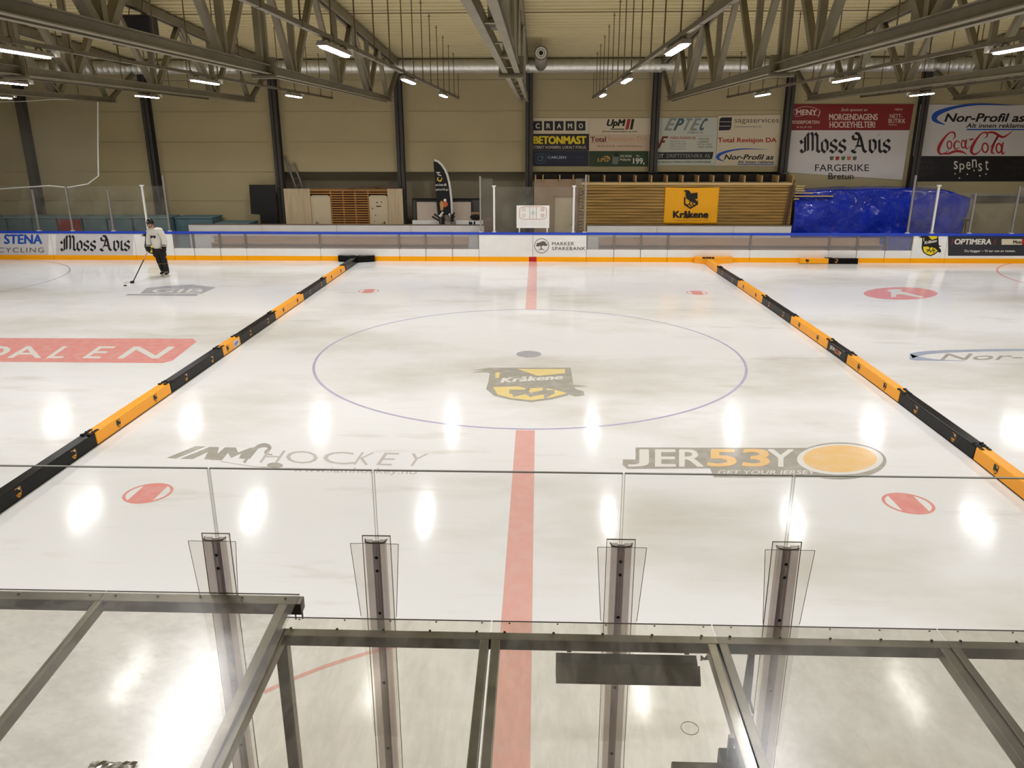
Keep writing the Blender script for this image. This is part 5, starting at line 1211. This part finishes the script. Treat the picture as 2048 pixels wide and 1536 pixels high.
for nm_, hp, grip in (('r', Vector(M_(hL)), True), ('l', Vector(M_(hR)), False)):
    wr = Vector(M_((-.25, -.1, 1.0))) if grip else Vector(M_((.25, -.045, 1.01)))
    ax_ = (hp-wr).normalized()
    g = MB(); g.tube([wr+ax_*.0, wr+ax_*.05, wr+ax_*.1], [.085, .075, .06], 12); gl = g.build('glove', BLKF, man, smooth=True)
    MB().ball(hp+Vector((0, .03, .005)), .08, 12, 8, (.8, .8, 1.1)).build('glove_palm', BLKF, gl, smooth=True)
    if grip:
        px_ = sd.cross(Vector((0, 1, 0))).normalized(); pn = sd.cross(px_).normalized()
        for j in range(4):
            b_ = hp+sd*(-.055+.034*j); L_ = (.9, 1., .97, .85)[j]
            pts = [b_+px_*(.035*math.cos(t)*L_)+pn*(.035*math.sin(t)) for t in (PI*.5+q*.75 for q in range(-1, 5))]
            MB().tube(pts, [.019, .019, .018, .017, .016, .013], 8).build('glove_finger', BLKF, gl, smooth=True)
        MB().tube([hp-sd*.06+pn*.03, hp-sd*.03-px_*.045, hp+sd*.01-px_*.035-pn*.03], [.021, .018, .014], 8).build('glove_thumb', BLKF, gl, smooth=True)
    else:
        for j in range(4):
            x_ = -.042+.028*j; L_ = (.9, 1, .96, .8)[j]
            MB().tube([hp+Vector((x_*.6, -.02+x_*.6, -.05)), hp+Vector((x_*.7-.01, -.045+x_*.6, -.11*L_)), hp+Vector((x_*.7-.03, -.02+x_*.6, -.145*L_)), hp+Vector((x_*.7-.035, .01+x_*.6, -.14*L_))], [.02, .019, .017, .013], 8).build('glove_finger', BLKF, gl, smooth=True)
        MB().tube([hp+Vector((-.045, -.03, .0)), hp+Vector((-.07, -.06, -.05)), hp+Vector((-.06, -.07, -.085))], [.021, .018, .014], 8).build('glove_thumb', BLKF, gl, smooth=True)
    MB().tube([wr+ax_*.005, wr+ax_*.025], [.0865, .0815], 12).build('glove_stripe', INKW, gl)

# ------------------------------------------------------------------ near glass
YG = -12.95; ZT = 3.03
SX = [-5.6, -1.33, -.57, .57, 1.33, 5.6]
NL = ['large near glass pane at the left', 'narrow near glass pane, second from the left', 'wide near glass pane in the middle, before the red line', 'narrow near glass pane, second from the right', 'large near glass pane at the right']
for (a, b), lb in zip(zip(SX, SX[1:]), NL):
    g = .005
    t = empty('rink_glass', ((a+b)/2, YG, 1.07), lb, 'glass pane', 'near glass panes')
    MB().box(a+g, b-g, YG-.005, YG+.005, 1.07, ZT).build('pane', CLEAR_NEAR, t)
    MB().box(a+g, b-g, YG-.006, YG+.006, ZT, ZT+.004).build('top_edge', PANE_EDGE, t)
    for x in (a+g, b-g): 
        if abs(x) < 3: MB().box(x-.002, x+.002, YG-.0055, YG+.0055, 1.07, ZT).build('side_edge', SEAM_EDGE, t)
PL = ['leftmost of the four clear posts holding the near glass', 'clear glass post second from the left, left of the red line', 'clear glass post just right of the red line', 'rightmost of the four clear posts holding the near glass']
for x, lb in zip(SX[1:5], PL):
    t = empty('glass_stanchion', (x, YG-.03, 1.07), lb, 'post', 'clear posts of the near glass')
    y = YG-.012
    ch_ = MB(); ch_.box(x-.046, x-.016, y-.035, y, 1.07, 2.685).box(x+.016, x+.046, y-.035, y, 1.07, 2.685); ch_.build('channel', CHANNEL, t)
    MB().box(x-.016, x+.016, y-.018, y-.004, 1.07, 2.68).build('spine', SPINE, t)
    MB().tube([(x-.05, y-.01, 2.69), (x-.045, y-.035, 2.69), (x-.02, y-.045, 2.69), (x+.02, y-.045, 2.69), (x+.045, y-.035, 2.69), (x+.05, y-.01, 2.69)], .004, 6).build('end_rim', MBLK, t)
    pl = MB().box(x-.066, x+.066, y-.003, y+.001, 1.07, 2.705).build('front_plate', CLEAR_POST, t)
    ed = MB(); ed.box(x-.067, x-.0645, y-.004, y+.002, 1.07, 2.705).box(x+.0645, x+.067, y-.004, y+.002, 1.07, 2.705).box(x-.067, x+.067, y-.004, y+.002, 2.703, 2.706); ed.build('plate_edge', MBLK, pl)
    w_ = MB(); yy = y-.05
    tr_ = [(x-.112, yy, 2.69), (x+.112, yy, 2.69), (x+.085, yy, 2.3), (x+.06, yy, 1.6), (x-.06, yy, 1.6), (x-.085, yy, 2.3)]
    wo = w_.prism(tr_, (0, .003, 0)).build('wing_plate', CLEAR_POST, t)
    we = MB(); 
    for a, b in ((5, 0), (0, 1), (1, 2)): we.tube([tr_[a], tr_[b]], .0014, 4)
    we.build('wing_edge', INKG, wo)
    bo = MB()
    for z in (2.6, 2.53, 2.3, 1.9, 1.5): bo.ball((x, y-.022, z), .0085, 8, 6, (1, .6, 1))
    bo.build('bolt', BLACK, t)

# ------------------------------------------------------------------ shelter roofs between us and the glass
def zc_(y): return 2.345+.047*(y+13.1)
def zl_(y): return 2.40+.085*(y+13.0)
def roofsheet(x0, x1, yf, yb, zf, mt, label, lip=True):
    t = empty('roof_sheet', ((x0+x1)/2, (yf+yb)/2, zf((yf+yb)/2)), label, 'roof sheet', 'clear shelter roof sheets')
    vs = [(x, y, zf(y)+dz) for dz in (0, .004) for y in (yf, yb) for x in (x0, x1)]
    MB().add(vs, [(0, 1, 3, 2), (4, 6, 7, 5), (0, 4, 5, 1), (2, 3, 7, 6), (0, 2, 6, 4), (1, 5, 7, 3)]).build('sheet', mt, t)
    e_ = MB(); e_.box(x0, x1, yf-.001, yf+.0015, zf(yf)-.0005, zf(yf)+.0045); e_.build('front_edge', INKG, t)
    s_ = MB()
    for k in range(5):
        x = x0+.06+(x1-x0-.12)*k/4
        s_.ball((x, yf-.082 if lip else yf-.03, zf(yf-.08)+.006), .0065, 8, 5, (1, 1, .7))
        if lip: s_.ball((x+.02, yf-.018, zf(yf)+.005), .005, 8, 5, (1, 1, .6))
    s_.build('screw', SCREW, t)
    return t
CSX = [-1.0, -.025, .985, 2.0, 3.1]
CM = [POLY, POLY, POLY_R, POLY_R]
CN = ['clear roof sheet left of the red line, next to the left shelter roof', 'clear roof sheet in the middle, over the dark heater', 'stained clear roof sheet right of the heater sheet', 'stained clear roof sheet at the right edge']
for (a, b), m_, lb in zip(zip(CSX, CSX[1:]), CM, CN): roofsheet(a+.003, b-.003, -13.1, -15.0, zc_, m_, lb)
fr = empty('shelter_frame', (1, -13.2, 0), 'grey steel frame carrying the middle and right roof sheets', 'frame')
yb0, yb1 = -13.222, -13.172
def slab(mb, x0, x1, y0, y1, zf, top, bot):
    vs = [(x, y, zf(y)+dz) for dz in (bot, top) for y in (y0, y1) for x in (x0, x1)]
    mb.add(vs, [(0, 2, 3, 1), (4, 5, 7, 6), (0, 1, 5, 4), (2, 6, 7, 3), (0, 4, 6, 2), (1, 3, 7, 5)])
mb = MB(); slab(mb, -1.02, 3.1, yb0, yb1, zc_, -.003, -.058); mb.build('front_bar', MBLK, fr, bevel=.003)
for k, s_ in enumerate(CSX[:4]):
    for dx in ((-.045, -.006), (.006, .045)):
        if k == 0 and dx[0] < 0: continue
        mb = MB(); slab(mb, s_+dx[0], s_+dx[1], -15.0, yb0, zc_, -.003, -.055); mb.build('rafter', MBLK, fr, bevel=.003)
for s_ in (-.985, 3.0):
    MB().box(s_-.02, s_+.035, -13.222, -13.17, -.03, 2.28).build('leg', MBLK, fr, bevel=.003)
mb = MB(); mb.box(-1.0, 3.0, -14.95, -14.9, -.03, .02); mb.build('sill_bar', MBLK, fr)
for s_ in (-.985, 3.0): MB().box(s_-.02, s_+.035, -14.95, -14.9, -.03, zc_(-14.95)-.05).build('leg', MBLK, fr)
# left shelter roof
LSX = [-3.4, -1.885, -.975]
for (a, b), lb in zip(zip(LSX, LSX[1:]), ('clear roof sheet of the left shelter at the left edge', 'scratched clear roof sheet of the left shelter with the bright lamp glare')):
    roofsheet(a+.002, b-.002+(.03 if b > -1.5 else 0), -12.995, -15.0, zl_, POLY_L, lb, False)
fl_ = empty('shelter_frame', (-2, -13.02, 0), 'grey steel frame of the left shelter roof, its front bar sticking out', 'frame')
mb = MB(); slab(mb, -3.4, -.925, -13.06, -13.0, zl_, -.003, -.062); mb.build('front_bar', MBLK, fl_, bevel=.003)
mb = MB(); slab(mb, -.9255, -.924, -13.055, -13.005, zl_, -.008, -.058); mb.build('bar_cap', BLACK, fl_)
MB().box(-.96, -.955, -13.05, -13.045, zl_(-13)-.1, zl_(-13)-.06).box(-.935, -.93, -13.03, -13.02, zl_(-13)-.11, zl_(-13)-.06).build('hook', SCREW, fl_)
for a, b in ((-1.905, -1.868), (-1.03, -.985), (-3.38, -3.34)):
    mb = MB(); slab(mb, a, b, -15.0, -13.06, zl_, -.003, -.055); mb.build('rafter', MBLK, fl_, bevel=.003)
    MB().box(a, b, -14.98, -14.93, -.03, zl_(-14.98)-.05).build('leg', MBLK, fl_)
# heater under the roof
ht = empty('roof_heater', (.6, -13.3, 2.2), 'long dark heater trough hung under the middle roof sheet', 'heater')
xa, xb3 = .27, .905
yA, yB_ = at(1250, 1330, 'z', 2.25).y, at(1250, 1366, 'z', 2.19).y
MB().prism([(xa, -13.225, 2.275), (xa, yA+.012, 2.262), (xa, yA, 2.25), (xa, yA-.004, 2.18), (xa, -13.225, 2.18)], (xb3-xa-.01, 0, 0)).build('housing', BLACK, ht)
MB().prism([(xa, yA, 2.252), (xa, yB_, 2.19), (xa, yB_, 2.18), (xa, yA, 2.235)], (xb3-xa, 0, 0)).build('reflector', MDRK, ht)
for x in (xa+.05, xb3-.06): MB().box(x, x+.02, -13.215, -13.19, 2.27, 2.3).build('bracket', MBLK, ht)
cb = MB()
for k in range(3):
    a = at(1402, 1312+k*4, 'z', 2.24); b = at(1418, 1318-k*6, 'z', 2.22); c = at(1432+2*k, 1322+k*5, 'z', 2.25)
    cb.tube([a, (a+b)/2+Vector((0, 0, -.01)), b, c], .004, 6)
cb.build('cord', BLACK, ht)
cs = empty('cable_bundle', at(1500, 1330, 'z', 2.2), 'thin grey cables hanging behind the right roof sheet', 'cable')
for k in range(4):
    a = at(1484+k*9, 1283, 'z', 2.27); pts = [a]
    for j, (dx, yy, z) in enumerate(((8+k*3, 1310, 2.2), (2+k*4, 1350, 2.12), (-6+k*5, 1400, 2.08), (-14+k*10, 1425, 2.1))): pts.append(at(1490+dx, yy, 'z', z))
    MB().tube(pts, .006, 6).build('cable', CHAR, cs)
hf = empty('infrared_lamp', at(1450, 1530, 'z', 2.12), 'dark box and tube fixture under the roof at the bottom right', 'lamp')
q0, q1 = at(1436, 1494, 'z', 2.2), at(1506, 1530, 'z', 2.2)
MB().box(q0.x, q1.x, q0.y-.12, q0.y, 2.1, 2.2).build('box', BLACK, hf, bevel=.006)
t0 = at(1345, 1527, 'z', 2.17); MB().tube([(t0.x, q0.y-.075, 2.14), (q0.x, q0.y-.075, 2.14)], .04, 16).build('tube', MDRK, hf, smooth=True)
MB().box(q0.x+.02, q0.x+.04, q0.y-.07, q0.y-.05, 2.2, zc_(q0.y)-.01).box(q1.x-.05, q1.x-.03, q0.y-.07, q0.y-.05, 2.2, zc_(q0.y)-.01).build('bracket', MBLK, hf)
"""ring mark left on the sheet"""
rg = at(1380, 1450, 'z', 2.335)
thing('ring_mark', MB().tube([(rg.x+.033*math.cos(2*PI*k/28), rg.y+.033*math.sin(2*PI*k/28), zc_(rg.y+.033*math.sin(2*PI*k/28))+.0052) for k in range(29)], .0013, 5), mat('ring_stain', (150, 146, 130), .4), 'round ring mark left on the middle roof sheet', 'stain')
cr_ = MB(); random.seed(5)
c = at(222, 1542, 'z', 2.31)
vs = []; fs = []
for i in range(13):
    for j in range(7): vs.append((c.x-.08+.014*i, c.y-.045+.012*j, zl_(c.y-.045+.012*j)+.006+random.uniform(0, .008)))
for i in range(12):
    for j in range(6): fs.append((i*7+j, (i+1)*7+j, (i+1)*7+j+1, i*7+j+1))
thing('tape_scrap', cr_.add(vs, fs), mat('foil_tape', (176, 172, 162), .35, .6), 'crumpled silver tape scrap at the bottom left edge', 'tape')
